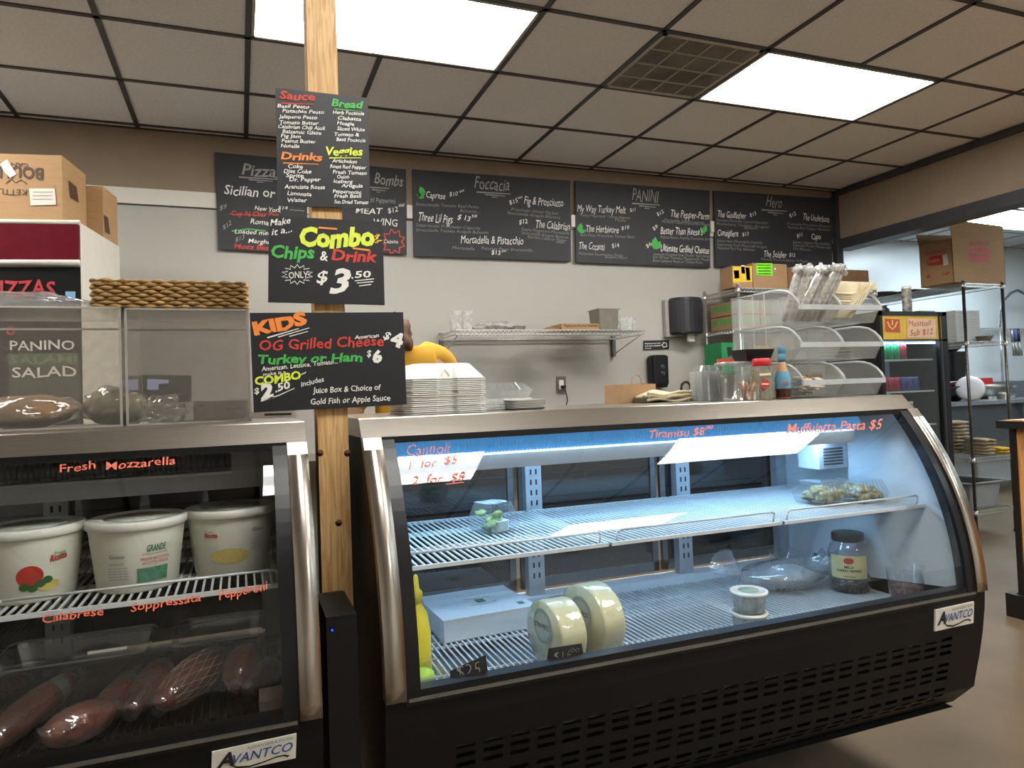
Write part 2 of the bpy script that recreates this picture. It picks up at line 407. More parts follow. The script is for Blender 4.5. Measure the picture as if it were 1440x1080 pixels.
# kitchen ceiling and its light
kc = mat('kitchen_ceiling_tile', 'b9bcbb', .7, var=.03)
kt = MB().box(XW+.14, KX1, -3.4, KY1, CZ-.01, CZ+.04).build('ceiling_kitchen', kc, kind='structure')
for k in range(15):
    y = KY1-.05-k*.6096; MB().box(XW+.14, KX1, y-.01, y+.01, CZ-.018, CZ-.01).build('grid_bar', mat('pale_grid', '8f9394', .6), kt)
for k in range(10):
    x = 5.6+k*.6096; MB().box(x-.01, x+.01, -3.4, KY1, CZ-.018, CZ-.01).build('grid_bar', _m['pale_grid'], kt)
klm = lamp('kitchen_lens', 'e4f6ff', KITCHEN, True)
for n_, (lx, ly) in enumerate(((7.12, 4.55), (7.12, 2.1), (8.95, .6), (6.5, -1.2))):
    t = thing('ceiling_light', (lx+.6, ly+.3, CZ-.02), 'cool white kitchen ceiling light above the open cardboard box' if n_ == 0 else 'cool white kitchen ceiling light out of view, right', 'ceiling light', 'kitchen ceiling lights')
    MB().box(lx, lx+1.2, ly, ly+.6, CZ-.028, CZ-.018).build('diffuser', klm, t)
    fr = MB()
    for q in ((lx-.015, lx+1.215, ly-.015, ly), (lx-.015, lx+1.215, ly+.6, ly+.615), (lx-.015, lx, ly, ly+.6), (lx+1.2, lx+1.215, ly, ly+.6)): fr.box(*q, CZ-.035, CZ-.018)
    fr.build('frame', frame_m, t)

# ================================================================== the two refrigerated display cases
ZP = np.array([1.209, 1.152, 1.073, 1.014, .925, .839, .717, .644]); YP = np.array([1.694, 1.648, 1.603, 1.570, 1.536, 1.511, 1.492, 1.489])
_pc = np.polyfit(ZP, YP, 3)
def PY(z): return float(np.polyval(_pc, z))
BZ = [.65, .60, .543, .46, .38, .345, .27]; BY = [1.487, 1.490, 1.497, 1.512, 1.53, 1.537, 1.609]
def BPY(z): return float(np.interp(z, BZ[::-1], BY[::-1]))
def glass_at(px, py):
    Y = 1.6
    for _ in range(12): p = at(px, py, Y); Y = PY(min(max(p.z, .6), 1.25))
    p = at(px, py, Y-.003); return p
def base_at(px, py):
    Y = 1.5
    for _ in range(8): p = at(px, py, Y); Y = BPY(p.z)
    return at(px, py, Y-.006)
ZS = [.655+(1.209-.655)*k/20 for k in range(21)]
SHZ = .90; SF, SB = 1.635, 2.22; DKZ = .574
def wire_deck(mb, x0, x1, y0, y1, z, sp=.0178, r=.0046):
    n = int((x1-x0)/sp)
    for k in range(1, n):
        x = x0+(x1-x0)*k/n; mb.box(x-r/2, x+r/2, y0, y1, z-.003, z+.001)
    for k in (0, .3, .36, .66, .72, 1): y = y0+(y1-y0)*k; mb.box(x0, x1, y-.003, y+.003, z-.009, z-.003)
    return mb
def case(x0, x1, lit, label, sx0=None):
    D = 2.36
    t = thing('display_case', ((x0+x1)/2, (PY(.7)+D)/2, 0), label, 'display case', 'curved glass refrigerated display cases')
    mb = MB()
    L = [[(x, 1.694, 1.209), (x, 1.732, 1.253), (x, 1.737, 1.255), (x, D, 1.255), (x, D, 1.209)] for x in (x0, x1)]
    mb.loops(L); mb.build('top_slab', steel, t)
    for side, xa, xb in ((0, x0, x0+.045), (1, x1-.045, x1)):
        mb = MB(); mb.loops([[(xa, PY(z)-o, z) for z, o in [(z, .012) for z in ZS]] + [(xa, PY(z)+.02, z) for z in ZS[::-1]],
                             [(xb, PY(z)-o, z) for z, o in [(z, .012) for z in ZS]] + [(xb, PY(z)+.02, z) for z in ZS[::-1]]], smooth=False)
        mb.smooth = set(k for k in range(19)); mb.build('steel_trim', steel_v, t, label='curved brushed steel edge strip')
        xc, xd = (xb, xb+.032) if side == 0 else (xa-.032, xa)
        mb = MB(); mb.loops([[(x, PY(z)-.006, z) for z in ZS]+[(x, PY(z)+.03, z) for z in ZS[::-1]] for x in (xc, xd)]); mb.build('glass_frame', blackpl, t)
        # end wall
        xe, xf = (x0+.002, x0+.03) if side == 0 else (x1-.03, x1-.002)
        prof = [(PY(z)+.022, z) for z in ZS[::-1]] + [(BPY(z)+.01, z) for z in (.65, .543, .38, .345, .27)] + [(D-.01, .27), (D-.01, 1.208)]
        mb = MB(); mb.loops([[(x, y, z) for y, z in prof] for x in (xe, xf)]); mb.build('end_panel', black, t)
        xg, xh = (x0+.031, x0+.046) if side == 0 else (x1-.046, x1-.031)
        prof = [(PY(z)+.024, z) for z in ZS[::-1]] + [(D-.06, .56), (D-.06, 1.205)]
        mb = MB(); mb.loops([[(x, y, z) for y, z in prof] for x in (xg, xh)]); mb.build('end_liner', liner if lit else unlit_liner, t)
    i0, i1 = x0+.047, x1-.047
    # top and bottom black frame of the glass
    MB().box(i0, i1, PY(1.2)-.004, PY(1.2)+.03, 1.193, 1.209).build('glass_frame', blackpl, t)
    MB().box(i0, i1, PY(.66)-.004, PY(.66)+.03, .640, .672).build('glass_frame', blackpl, t)
    mb = MB(); mb.grid(lambda x, z: Vector((x, PY(z), z)), [i0, i1], ZS); mb.build('curved_glass', glass_m, t)
    MB().box(x0+.05, x1-.05, 1.478, 1.489, .6505, .6565).build('trim_bead', mat('dull_aluminium', '8c8a86', .35, .8), t)
    # base panel with slots cut through it
    nc = 24; xs = [x0]; px0 = x0+.163 if sx0 is None else sx0; pitch = .0656
    for k in range(nc): xs += [px0+k*pitch, px0+k*pitch+.046]
    xs += [x1]
    rows_ = [.525, .503, .481, .443, .421, .399, .362, .341, .320]
    zs = [.65, .60] ; hole = set()
    for z in rows_: zs += [z+.005, z-.005]; hole.add(len(zs)-2)
    zs += [.30, .27]
    mb = MB(); mb.grid(lambda x, z: Vector((x, BPY(z), z)), xs, zs, False, lambda i, j: not (i % 2 == 1 and j in hole and i < len(xs)-2 or (False)))
    mb.build('base_panel', black, t)
    mb = MB(); mb.grid(lambda x, z: Vector((x, BPY(z)+.04, z)), [x0+.03, x1-.03], [.64, .54, .45, .36, .268], False); mb.box(x0+.03, x1-.03, BPY(.27)-.02, 1.66, .266, .268); mb.build('inner_base', mat('slot_dark', '050505', .8), t)
    MB().box(x0+.03, x1-.03, 1.65, D-.02, .27, .30).build('chassis', black, t)
    for cx_ in (x0+.2, x1-.25):
        for cy_ in (2.1, 2.28):
            mb = MB(); mb.box(cx_-.03, cx_+.03, cy_-.03, cy_+.03, .13, .27); mb.lathe([(.062, -.015), (.065, -.012), (.065, .012), (.062, .015)], (cx_, cy_, .066), 16, M=Matrix.Rotation(PI/2, 4, 'Y')); mb.build('caster', blackpl, t)
    # inside: well, canopy, light, rear posts and sliding doors
    lm = liner if lit else unlit_liner
    mb = MB().box(i0, i1, 1.53, D-.04, .515, .53); mb.box(i0, i1, 1.52, 1.53, .515, .655); mb.build('well', mat('grey_well', '6e7478', .4, .3), t)
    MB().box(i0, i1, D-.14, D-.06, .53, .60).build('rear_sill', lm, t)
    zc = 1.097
    mb = MB(); mb.loops([[(x, 1.80, zc+.045), (x, 1.815, zc), (x, D-.06, zc+.035), (x, D-.06, 1.2), (x, 1.80, 1.2)] for x in (i0, i1-(.10 if lit else 0))]); mb.build('canopy', lm if lit else mat('unlit_canopy', '8a898c', .5), t)  # the unlit case's dimness is put into a greyer canopy colour
    a, b_ = i0+.05, i1-.12
    ridge = MB(); nseg = 300
    xs2 = [a+(b_-a)*k/nseg for k in range(nseg+1)]
    ridge.grid(lambda x, a_: Vector((x, 1.775-.022*math.cos(a_)*(1 if round((x-a)/(b_-a)*nseg) % 2 else .8), 1.168+.022*math.sin(a_)*(1 if round((x-a)/(b_-a)*nseg) % 2 else .78))), xs2, [-1.5+3*k/6 for k in range(7)], False)
    ridge.build('ribbed_tube_cover', mat('blue_tube_cover', '5aa4e0', .25, var=.05, spec=.6, emit=.42) if lit else mat('unlit_tube_cover', '3a3c42', .3), t)  # lamp glow put into the lit cover's colour, darkness into the unlit one's
    if lit:
        MB().box(a, b_, 1.90, 1.93, 1.096, 1.101).build('light_strip', lamp('case_led', '9ed0ff', CASELED), t)
        MB().box(a, b_, 1.786, 1.797, 1.140, 1.144).build('light_edge', lamp('lit_edge_glow', 'c4e6ff', 2.2), t)  # glowing strip stands in for the canopy edge lit by the tube
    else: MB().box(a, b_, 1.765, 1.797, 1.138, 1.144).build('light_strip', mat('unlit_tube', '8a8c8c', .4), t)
    w3 = (i1-i0)/3
    for k in range(4):
        x = (i0+.018, .954 if lit else i0+w3, 1.573 if lit else i0+2*w3, i1-.018)[k]
        p = MB().box(x-.03, x+.03, D-.12, D-.085, .60, zc+.03).build('rear_post', mat('grey_post', 'a9b0b4', .4, .4), t)
        if 0 < k < 3:
            sl = MB()
            for q in range(12):
                for s_ in (-1, 1): sl.box(x+s_*.010-.003, x+s_*.010+.003, D-.1215, D-.12, .66+q*.036, .66+q*.036+.018)
            sl.build('slot', mat('slot_dark2', '181a1c', .6), p)
    for k in range(3):
        xa, xb = i0+w3*k+.01, i0+w3*(k+1)-.01
        d = MB().box(xa, xb, D-.075, D-.068, .62, zc+.03).build('rear_door', dglass, t)
        fr = MB()
        for q in ((xa, xb, .615, .65), (xa, xb, zc+.005, zc+.03)): fr.box(q[0], q[1], D-.082, D-.064, q[2], q[3])
        for q in (xa, xb-.022): fr.box(q, q+.022, D-.082, D-.064, .615, zc+.03)
        fr.build('door_frame', mat('grey_post2', '5d6163', .4, .4), d)
    if lit:
        # fan cover at the right end under the canopy
        c_ = MB().box(1.935, i1-.001, 1.93, 2.03, .995, 1.085).build('fan_cover', liner, t)
        sl = MB()
        for q in range(6): sl.box(1.955, 2.045, 1.9285, 1.93, 1.008+q*.011, 1.008+q*.011+.006)
        sl.build('vent_slot', mat('slot_grey', '4d565c', .6), c_)
    # shelves
    for k in range(3):
        xa = [.335, .915, 1.493][k]; xb = [.905, 1.483, 2.065][k]
        if not lit: xa -= 1.973; xb -= 1.973
        sh = MB(); 
        for q in ((xa, SF), (xb-.006, SF)): sh.box(q[0], q[0]+.006, SF, SB, SHZ-.008, SHZ)
        sh.box(xa, xb, SF-.004, SF+.004, SHZ-.009, SHZ); sh.box(xa, xb, SB-.004, SB+.004, SHZ-.009, SHZ)
        s_ = sh.build('wire_shelf', white_coat, t)
        wire_deck(MB(), xa, xb, SF, SB, SHZ-.001).build('shelf_wires', white_coat, s_, kind='stuff')
        MB().path([(xa+.02, SF+.01, SHZ), (xa+.02, SF+.004, SHZ+.024), (xa+.03, SF+.002, SHZ+.030), (xb-.03, SF+.002, SHZ+.030), (xb-.02, SF+.004, SHZ+.024), (xb-.02, SF+.01, SHZ)], .006, 6).build('guard_rail', white_coat, s_)
        br = MB().box(xb-.02, xb-.008, SF+.12, D-.1, SHZ-.03, SHZ-.009).build('bracket', mat('grey_post', 'a9b0b4', .4, .4), s_)
        d = MB(); ya, yb = 1.535, 2.225
        for q in (xa, xb-.006): d.box(q, q+.006, ya, yb, DKZ-.008, DKZ)
        d.box(xa, xb, ya, ya+.006, DKZ-.009, DKZ); d.box(xa, xb, yb-.006, yb, DKZ-.009, DKZ)
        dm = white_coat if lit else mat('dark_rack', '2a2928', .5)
        d_ = d.build('floor_rack', dm, t); wire_deck(MB(), xa, xb, ya, yb, DKZ-.001).build('rack_wires', dm, d_, kind='stuff')
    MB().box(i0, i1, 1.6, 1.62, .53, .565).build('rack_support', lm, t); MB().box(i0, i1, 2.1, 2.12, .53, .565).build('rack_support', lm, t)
    return t
RC = case(.273, 2.116, True, 'long lit display case with curved glass, foam boxes and clear bins on top', .43)
LC_ = case(-1.70, .143, False, 'unlit display case at left with white tubs and wrapped meats inside')

def logo(root, P0, P1, h):
    """the maker plate: P0, P1 pixel ends of its lower edge"""
    x0, y0 = P0; x1, y1 = P1; d = Vector((x1-x0, y1-y0)); L = d.length
    def S_(a, b): p = Vector(P0)+d*a+Vector((.03*h*b, -h*b)); return base_at(p.x, p.y)
    pl = MB(); n = 1
    q = [S_(0, 0), S_(1, 0), S_(1, 1), S_(0, 1)]; bk = [v+Vector((0, .005, 0)) for v in q]
    pl.loops([bk, q]); pl = pl.build('logo_plate', mat('plate_cream', 'dcd8cc', .4), root)
    def S2(a, b): return S_(a, b)+Vector((0, -.0012, 0))
    def put(txt, a0, b0, a1, b1, hh, m, bold=0, shear=.25):
        I = Ink(lambda u, v: S2(u, v)); V, P = glyphs(txt, bold, shear)
        I.mb.add([S2(a0+(a1-a0)*a, b0+(b1-b0)*a+hh*b) for a, b in V], P); I.build(m, pl)
    put('A', .05, .28, .27, .30, .55, inkblack, .03); put('VANTCO', .25, .34, .96, .36, .36, inkblue, .01)
    put('REFRIGERATION', .42, .80, .96, .82, .11, mat('grey_print', '6d6a66', .6))
    sw = MB(); up = [(.22, .34), (.3, .2), (.45, .12), (.62, .17), (.76, .26), (.86, .26), (.93, .18)]; lo = [(.22, .30), (.3, .12), (.45, .04), (.62, .11), (.76, .2), (.85, .2), (.9, .12)]
    sw.add([S2(*p) for p in up+lo], [(i, i+7, i+8, i+1) for i in range(6)]); sw.build('swoosh', inkblack, pl)
logo(RC, (1315, 888), (1369, 876), 30)
logo(LC_, (297, 1092), (416, 1066), 34)

# marker writing on the two curved glasses
I = Ink(glass_at)
I.t('Cannoli', 573, 641, 634, 636, 15, -.012, .3); I.t('1  for  $5', 575, 660, 645, 650, 11, 0, .3); I.t('2  for  $8', 579, 681, 655, 675, 12, 0, .3)
I.line([(627, 681), (652, 678)], 1.2)
I.t('Tiramisu $8', 914, 616, 992, 612, 11, 0, .3); I.t('00', 992, 604, 1003, 603, 5, 0, .3)
I.t('Muffulatta Pasta $5', 1106, 610, 1242, 602, 13, .005, .35)
I.build(inkmark, RC, 'marker_writing', label='orange marker prices')
I = Ink(glass_at)
I.t('Fresh', 84, 665, 135, 659, 11, .008, .1); I.t('Mozzarella', 149, 661, 247, 652, 11, .008, .1)
I.t('Calabrese', 60, 876, 146, 864, 11, .01, .2); I.t('Soppressata', 184, 860, 283, 845, 11, .01, .2); I.t('Pepperoni', 308, 843, 378, 829, 12, .01, .2)
I.build(inkmark, LC_, 'marker_writing', label='orange marker words')

# ================================================================== post and the signs hung on it
pine = wood('pine_post', 'b98a4e', 'd9b37c')
MB().box(.176, .250, 1.752, 1.826, 0, CZ+.03).build('wooden_post', pine, label='square pine wood post carrying the hand-lettered signs', cat='post')
po = bpy.data.objects['wooden_post']
for z, x in ((1.235-.06, .18), (1.235-.065, .246), (2.35, .2), (1.0, .22)):
    MB().lathe([(.001, 0), (.007, 0), (.0085, .0008)], (x, 1.752, z), 10, sy=1.0, M=Matrix.Rotation(PI/2, 4, 'X')).build('knot', mat('knot', '6b4326', .7), po)
def board(name, label, q, Y, th, m, items, cat='sign'):
    """flat board from its four corners in the photo (TL, TR, BR, BL) at depth Y, with its inks"""
    f = [at(*p, Y) for p in q]; bk = [v+Vector((0, th, 0)) for v in f]
    c = sum(f, Vector())/4; t = thing(name, (c.x, Y+th/2, min(v.z for v in f)), label, cat)
    MB().loops([f, bk]).build('board_panel', m, t)
    for col, fn in items:
        I = Ink(lambda px, py: at(px, py, Y-.0015)); fn(I); I.build(col, t)
    return t
SY = 1.742
def w_(I):
    for k, (s, x, e, y, r) in enumerate((('Basil Pesto', 390, 435, 151, 3), ('Pistachio Pesto', 397, 456, 158, 4), ('Jalapeno Pesto', 392, 446, 166, 3), ('Tomato Butter', 393, 448, 174, 3), ('Calabrian Chili Aioli', 391, 457, 180, 5), ('Balsamic Glaze', 397, 452, 187, 4), ('Fig Jam', 395, 423, 193, 2), ('Peanut Butter', 396, 444, 200, 3), ('Nutella', 395, 421, 207, 2))):
        I.t(s, x, y, e, y+r*.6, 5, .012)
    for s, x, e, y, r in (('Coke', 405, 426, 236, 1), ('Diet Coke', 399, 438, 243, 1), ('Sprite', 402, 427, 249, 1), ('Dr. Pepper', 407, 451, 255, 0), ('Aranciata Rossa', 400, 457, 265, 1), ('Limonata', 404, 438, 274, 2), ('Water', 404, 432, 284, 0)):
        I.t(s, x, y, e, y+r, 5.5, .015)
    for s, x, e, y, r in (('Herb Focaccia', 468, 512, 160, 2), ('Ciabatta', 475, 508, 168, 2), ('Hoagie', 474, 498, 175, 2), ('Sliced White', 474, 513, 183, 2), ('Tomato &', 470, 505, 191, 1), ('Basil Focaccia', 473, 514, 198, 2), ('Artichokes', 467, 502, 228, 2), ('Roast Red Pepper', 464, 515, 236, 2), ('Fresh Tomato', 468, 516, 244, 2), ('Onion', 474, 491, 251, 0), ('Iceberg', 469, 496, 257, 1), ('Arugula', 480, 510, 263, 1), ('Pepperoncini', 468, 508, 271, 2), ('Fresh Basil', 470, 508, 278, 0), ('Sun Dried Tomato', 470, 518, 286, 1)):
        I.t(s, x, y, e, y+r, 5, .015)
board('menu_sign', 'black sign listing sauce, bread, drinks and veggies, top of the post', ((387, 123), (517, 138), (521, 293), (391, 289)), SY, .004, chalk2, (
    (inkr, lambda I: (I.t('Sauce', 393, 139, 443, 142, 11, .03), I.line([(396, 145), (441, 147)], 2, .8))),
    (inkG, lambda I: (I.t('Bread', 466, 149, 510, 153, 10, .03), I.line([(470, 153), (508, 157)], 1.5, .8))),
    (inko, lambda I: (I.t('Drinks', 395, 224, 453, 226, 10, .03), I.line([(398, 229), (448, 231)], 2, .8))),
    (inky, lambda I: (I.t('Veggies', 458, 218, 510, 218, 11, .03), I.line([(463, 222), (508, 222)], 2, .8))),
    (inkw, w_)))
board('combo_sign', 'black sign reading make it a combo chips and drink $3.50', ((378, 303), (538, 312), (541, 429), (377, 425)), SY-.004, .004, chalk2, (
    (inky, lambda I: (I.t('Combo', 421, 346, 527, 346, 25, .05), I.line([(529, 335), (534, 330)], 1.5), I.line([(530, 339), (537, 338)], 1.5))),
    (inko, lambda I: (I.line([(448, 320), (474, 322)], 2.5), I.line([(496, 349), (520, 352)], 2.5), [I.line([(527, 333+k*4), (532, 329+k*6)], 1.8) for k in range(3)])),
    (inkG, lambda I: I.t('Chips', 381, 362, 442, 364, 17, .03)), (inkr, lambda I: I.t('Drink', 466, 366, 530, 369, 15, .03)),
    (inkw, lambda I: (I.t('Make', 380, 318, 409, 314, 9, .01, .3), I.t('it a...', 382, 331, 411, 326, 9, .01, .3), I.t('&', 450, 366, 461, 366, 13, .02), I.burst(418, 386, 22, 14), I.t('ONLY', 406, 391, 433, 391, 9, .01, 0),
                      I.t('$', 445, 397, 461, 397, 16, .02), I.t('3', 463, 412, 493, 413, 32, .03, .2), I.t('.', 494, 392, 497, 392, 9, .05), I.t('50', 499, 391, 522, 389, 9, .02),
                      I.line([(499, 395), (526, 392)], 1.3), I.line([(502, 398), (525, 396)], 1.3), I.line([(505, 402), (522, 400)], 1.3)))))
def kw_(I):
    I.t('American', 499, 477, 533, 474, 5, .02); I.t('$', 538, 475, 546, 479, 11, .02); I.t('4', 548, 484, 565, 488, 18, .06, 0); I.t('$', 516, 501, 522, 501, 9, .02); I.t('6', 524, 509, 538, 508, 15, .06, 0)
    I.t('American. Lettuce. Tomato...', 368, 522, 475, 511, 6, .015); I.t('make it a', 370, 529, 402, 525, 4.5, .01); I.t('~', 425, 530, 432, 526, 8, .02)
    I.t('$', 358, 554, 365, 553, 8, .03); I.t('2', 367, 561, 386, 556, 20, .06, .2); I.t('.50', 387, 551, 409, 546, 10, .03)
    I.line([(367, 564), (392, 556), (414, 546)], 2, 1); I.line([(376, 475), (420, 462)], 2, 1.2); I.line([(391, 474), (435, 461)], 1.6, 1); I.line([(407, 473), (433, 466)], 1.4, 1)
    I.t('includes', 424, 544, 456, 536, 7, .012); I.t('Juice Box & Choice of', 440, 553, 536, 548, 8, .012); I.t('Gold Fish or Apple Sauce', 437, 569, 549, 563, 8, .012)
board('kids_sign', 'black kids menu sign with orange heading, lowest on the post', ((351, 440), (567, 439), (572, 569), (357, 580)), SY-.004, .004, chalk2, (
    (inko, lambda I: (I.t('KIDS', 358, 472, 433, 455, 17, .06, 0),)),
    (inkr, lambda I: (I.t('OG Grilled Cheese', 365, 493, 540, 486, 14, .015),)),
    (inkG, lambda I: (I.t('Turkey or Ham', 363, 512, 510, 508, 12, .03),)),
    (inky, lambda I: (I.t('COMBO', 359, 542, 424, 533, 11, .04),)), (inkw, kw_)))
# black box with a blue light at the foot of the post
d = thing('power_box', (.2, 1.62, 0), 'tall narrow black box with a blue light, between the two cases', 'box')
MB().box(.158, .222, 1.51, 1.74, 0, .838).build('housing', blackpl, d)
MB().box(.158, .222, 1.51, 1.70, .838, .846).build('lid', black, d)
led = mat('blue_led', '2030ff', .4, emit=6); q = at(467, 886, 1.508)
MB().lathe([(.0018, 0), (.0018, .003)], q, 10, M=Matrix.Rotation(PI/2, 4, 'X')).build('light', led, d)

# ================================================================== wall menu boards
YB = 4.568
def mb_(label, q, items): return board('menu_board', label, q, YB, .012, chalk, items, 'menu board')
def ul(I, x0, x1, y, s=.06):
    I.line([(x0, y), (x1, y+(x1-x0)*s)], 2, 1); I.line([(x0+(x1-x0)*.25, y+3.5), (x0+(x1-x0)*.85, y+4+(x1-x0)*s*.6)], 1.6, .8); I.line([(x0+(x1-x0)*.45, y+7), (x0+(x1-x0)*.62, y+7.4)], 1.2, .6)
mb_('pizza menu board, leftmost on the back wall', ((302, 214), (432, 225.5), (432, 357), (307, 350)), (
    (inkg, lambda I: (I.t('Pizzas', 340, 246, 397, 251, 16, .01), ul(I, 336, 392, 249), I.t('$9', 309, 296, 320, 292, 6, .0, .4), I.t('$12', 314, 323, 327, 315, 6, 0, .4), I.t('$13', 331, 340, 345, 336, 6, 0, .4))),
    (inkw, lambda I: (I.t('Sicilian or Round', 315, 273, 440, 282, 13, .01), I.t('New York', 358, 295, 395, 299, 6, .01), I.t('Romana', 352, 314, 388, 318, 7, .01), I.t('Loaded meat', 330, 328, 385, 331, 6, .01), I.t('Margherita', 349, 341, 395, 345, 6, .01), I.t('$14 ...........', 391, 294, 428, 297, 5, 0))),
    (inkr, lambda I: (I.t('Cup N Char Pep', 325, 303, 392, 305, 6.5, .02), I.t('Mozz Basil', 329, 349, 384, 352, 6.5, .02), I.line([(322, 301), (374, 303)], 1))),
    (inkG, lambda I: (I.line([(326, 325), (350, 322), (374, 325)], 2),))))
mb_('bombs menu board half hidden behind the sauce sign', ((439, 226), (571, 238), (572, 358), (440, 351)), (
    (inkg, lambda I: (I.t('Bombs', 526, 258, 566, 263, 15, .01), ul(I, 515, 547, 263), I.t('Add Pepperoni', 515, 284, 556, 286, 7, 0))),
    (inkw, lambda I: (I.t('MEAT', 500, 300, 538, 301, 8, .01), I.t('$12', 546, 300, 560, 297, 7, 0), I.t('00', 561, 291, 569, 290, 4, 0), I.t('WING', 525, 317, 559, 318, 10, 0), I.t('Ciabatta', 540, 342, 560, 342, 5, 0))),
    (inkr, lambda I: (I.burst(553, 340, 17, 18, 9, 2),))))
def foc(I):
    I.t('Caprese', 599, 278, 626, 280, 9, .0, .1); I.t('$10', 632, 276, 644, 275, 6, 0, .2); I.t('00', 646, 271, 653, 269, 3, 0)
    I.t('Three Lil Pigs', 588, 310, 636, 315, 12, .0); I.t('$ 13', 643, 308, 661, 311, 7, .01); I.t('50', 663, 306, 671, 306, 4, .01)
    I.t('Fig & Prosciutto', 737, 287, 792, 291, 11, 0); I.t('$15', 717, 288, 729, 284, 6, 0); I.t('00', 729, 280, 735, 278, 3, 0)
    I.t('The Calabrian', 753, 320, 801, 324, 11, 0); I.t('$12', 730, 315, 742, 314, 6, .01)
    I.t('Mortadella & Pistacchio', 648, 342, 736, 344, 11, .0); I.t('$13', 691, 358, 704, 358, 6, .01); I.t('00', 706, 355, 712, 354, 3, 0)
def focs(I):
    for s, x, y, e, y2 in (('Stracciatella Tomato Basil Pesto', 585, 289, 673, 293), ('Balsamic...', 647, 298, 675, 300), ('Soppressata Prosciutto Capicola', 585, 318, 675, 323), ('Stracciatella Tomato Arugula Balsamic', 585, 325, 687, 329),
                           ('Prosciutto Sweet Fig Jam', 719, 296, 785, 302), ('Stracciatella Arugula Balsamic', 713, 301, 788, 308), ('Salami Pepperoni Mortadella', 733, 324, 800, 330), ('Stracciatella Arugula Balsamic', 733, 329, 800, 336), ('Red Hot Calabrian Pepper', 742, 335, 797, 340), ('Aioli...', 782, 342, 796, 343),
                           ('Mortadella', 636, 350, 667, 352), ('Pistachio Pesto Stracciatella...', 677, 351, 752, 354)): I.t(s, x, y, e, y2, 4.2, -.01)
mb_('menu board listing sandwiches under the heading Foccacia', ((580, 238), (802, 254), (803, 367.5), (582, 360)), (
    (inkg, lambda I: (I.t('Foccacia', 667, 265, 716, 269, 17, .0), ul(I, 670, 718, 270))), (inkw, foc), (inkg, focs),
    (inkG, lambda I: (I.leaf(596, 276, 15, 110), I.leaf(597, 278, 12, 160), I.leaf(588, 278, 11, 45)))))
def pan(I):
    for s, x, y, e, y2, h_ in (('My Way Turkey Melt', 812, 298, 880, 300, 10), ('$11', 886, 298, 894, 297, 5), ('The Herbivore', 824, 326, 870, 328, 10), ('$10', 874, 323, 885, 322, 5), ('The Cccanti', 814, 350, 850, 352, 10), ('$14', 861, 349, 871, 347, 6),
                           ('The Pepper-Parm', 943, 305, 997, 309, 10), ('$12', 925, 304, 934, 299, 5), ('Better Than Reese\'s', 929, 329, 988, 331, 10), ('$9', 919, 324, 926, 320, 5), ('Ultimate Grilled Cheese', 929, 353, 997, 357, 10), ('$6', 910, 349, 917, 344, 5)): I.t(s, x, y, e, y2, h_, .0)
def pans(I):
    for s, x, y, e, y2 in (('Turkey Pepperjack Tomato Jalapeno', 815, 304, 886, 308), ('Pesto', 865, 311, 880, 312), ('Basil Pesto Provolone Tomato Basil', 816, 332, 892, 335), ('Pastrami Sauerkraut Swiss', 814, 358, 876, 361), ('Russian Sauce', 851, 363, 882, 364), ('Mortadella Salami Capicola', 934, 311, 990, 315), ('Provolone Tomato Calabrian Red Peppers', 931, 313.5, 998, 318),
                           ('Peanut Butter Nutella Provolone Jam', 929, 335, 998, 338), ('American Provolone Goat Cheddar Aged Asiago', 919, 359, 998, 362), ('Sun Dried Tomato Pepperoni Pesto', 918, 363, 998, 367), ('Butter Jalapeno Pesto or Tomato Pesto', 918, 368, 988, 371)): I.t(s, x, y, e, y2, 3.8, -.01)
mb_('menu board listing sandwiches under the heading Panini', ((809, 254), (998, 268), (999, 376), (810, 369)), (
    (inkg, lambda I: (I.t('PANINI', 889, 282, 925, 285, 17, .0, .05), ul(I, 889, 928, 286))), (inkw, pan), (inkg, pans),
    (inkG, lambda I: (I.leaf(814, 327, 14, 75), I.leaf(815, 327, 10, 20), I.leaf(990, 328, 12, 75), I.leaf(991, 329, 11, 120), I.leaf(922, 351, 14, 60), I.leaf(920, 351, 18, 85)))))
def her(I):
    for s, x, y, e, y2, h_ in (('The Godfather', 1009, 305, 1049, 308, 9), ('$13', 1055, 305, 1064, 302, 5), ('Consigliere', 1009, 331, 1038, 333, 9), ('$13', 1044, 332, 1053, 331, 5), ('The Soldier', 1074, 361, 1106, 363, 9), ('$12', 1110, 361, 1118, 361, 5), ('The Underboss', 1129, 309, 1166, 313, 9), ('$12', 1111, 306, 1120, 302, 5), ('Capo', 1141, 336, 1154, 337, 8), ('$11', 1121, 334, 1129, 332, 5)): I.t(s, x, y, e, y2, h_, 0)
def hers(I):
    for s, x, y, e, y2 in (('Prosciutto Mortadella Capicola Soppressata', 1008, 311, 1080, 315), ('Provolone Tomato Arugula', 1008, 316, 1081, 321), ('Balsamic', 1047, 322, 1066, 323), ('Salami Ham Mortadella Capicola', 1008, 340, 1072, 343), ('Soppressata Fresh Mozzarella Arugula', 1008, 345, 1078, 349), ('Roasted Red Pep Balsamic', 1009, 350, 1062, 353), ('Prosciutto Provolone Roasted', 1107, 316, 1168, 320), ('Tomato Red Pepper Balsamic', 1107, 321, 1168, 325), ('Salami Salami Mortadella', 1115, 342, 1167, 345), ('Capicola Fresh Mozzarella', 1115, 346, 1168, 350), ('Hot Balsamic', 1116, 351, 1140, 353), ('Mozzarella Provolone Balsamic Oil Pepper', 1070, 366, 1136, 369)): I.t(s, x, y, e, y2, 3.6, -.01)
mb_('menu board listing sandwiches under the heading Hero', ((1004, 268), (1172, 279), (1170, 382), (1006, 375)), (
    (inkg, lambda I: (I.t('Hero', 1077, 290, 1099, 293, 15, .0), ul(I, 1071, 1107, 295))), (inkw, her), (inkg, hers)))
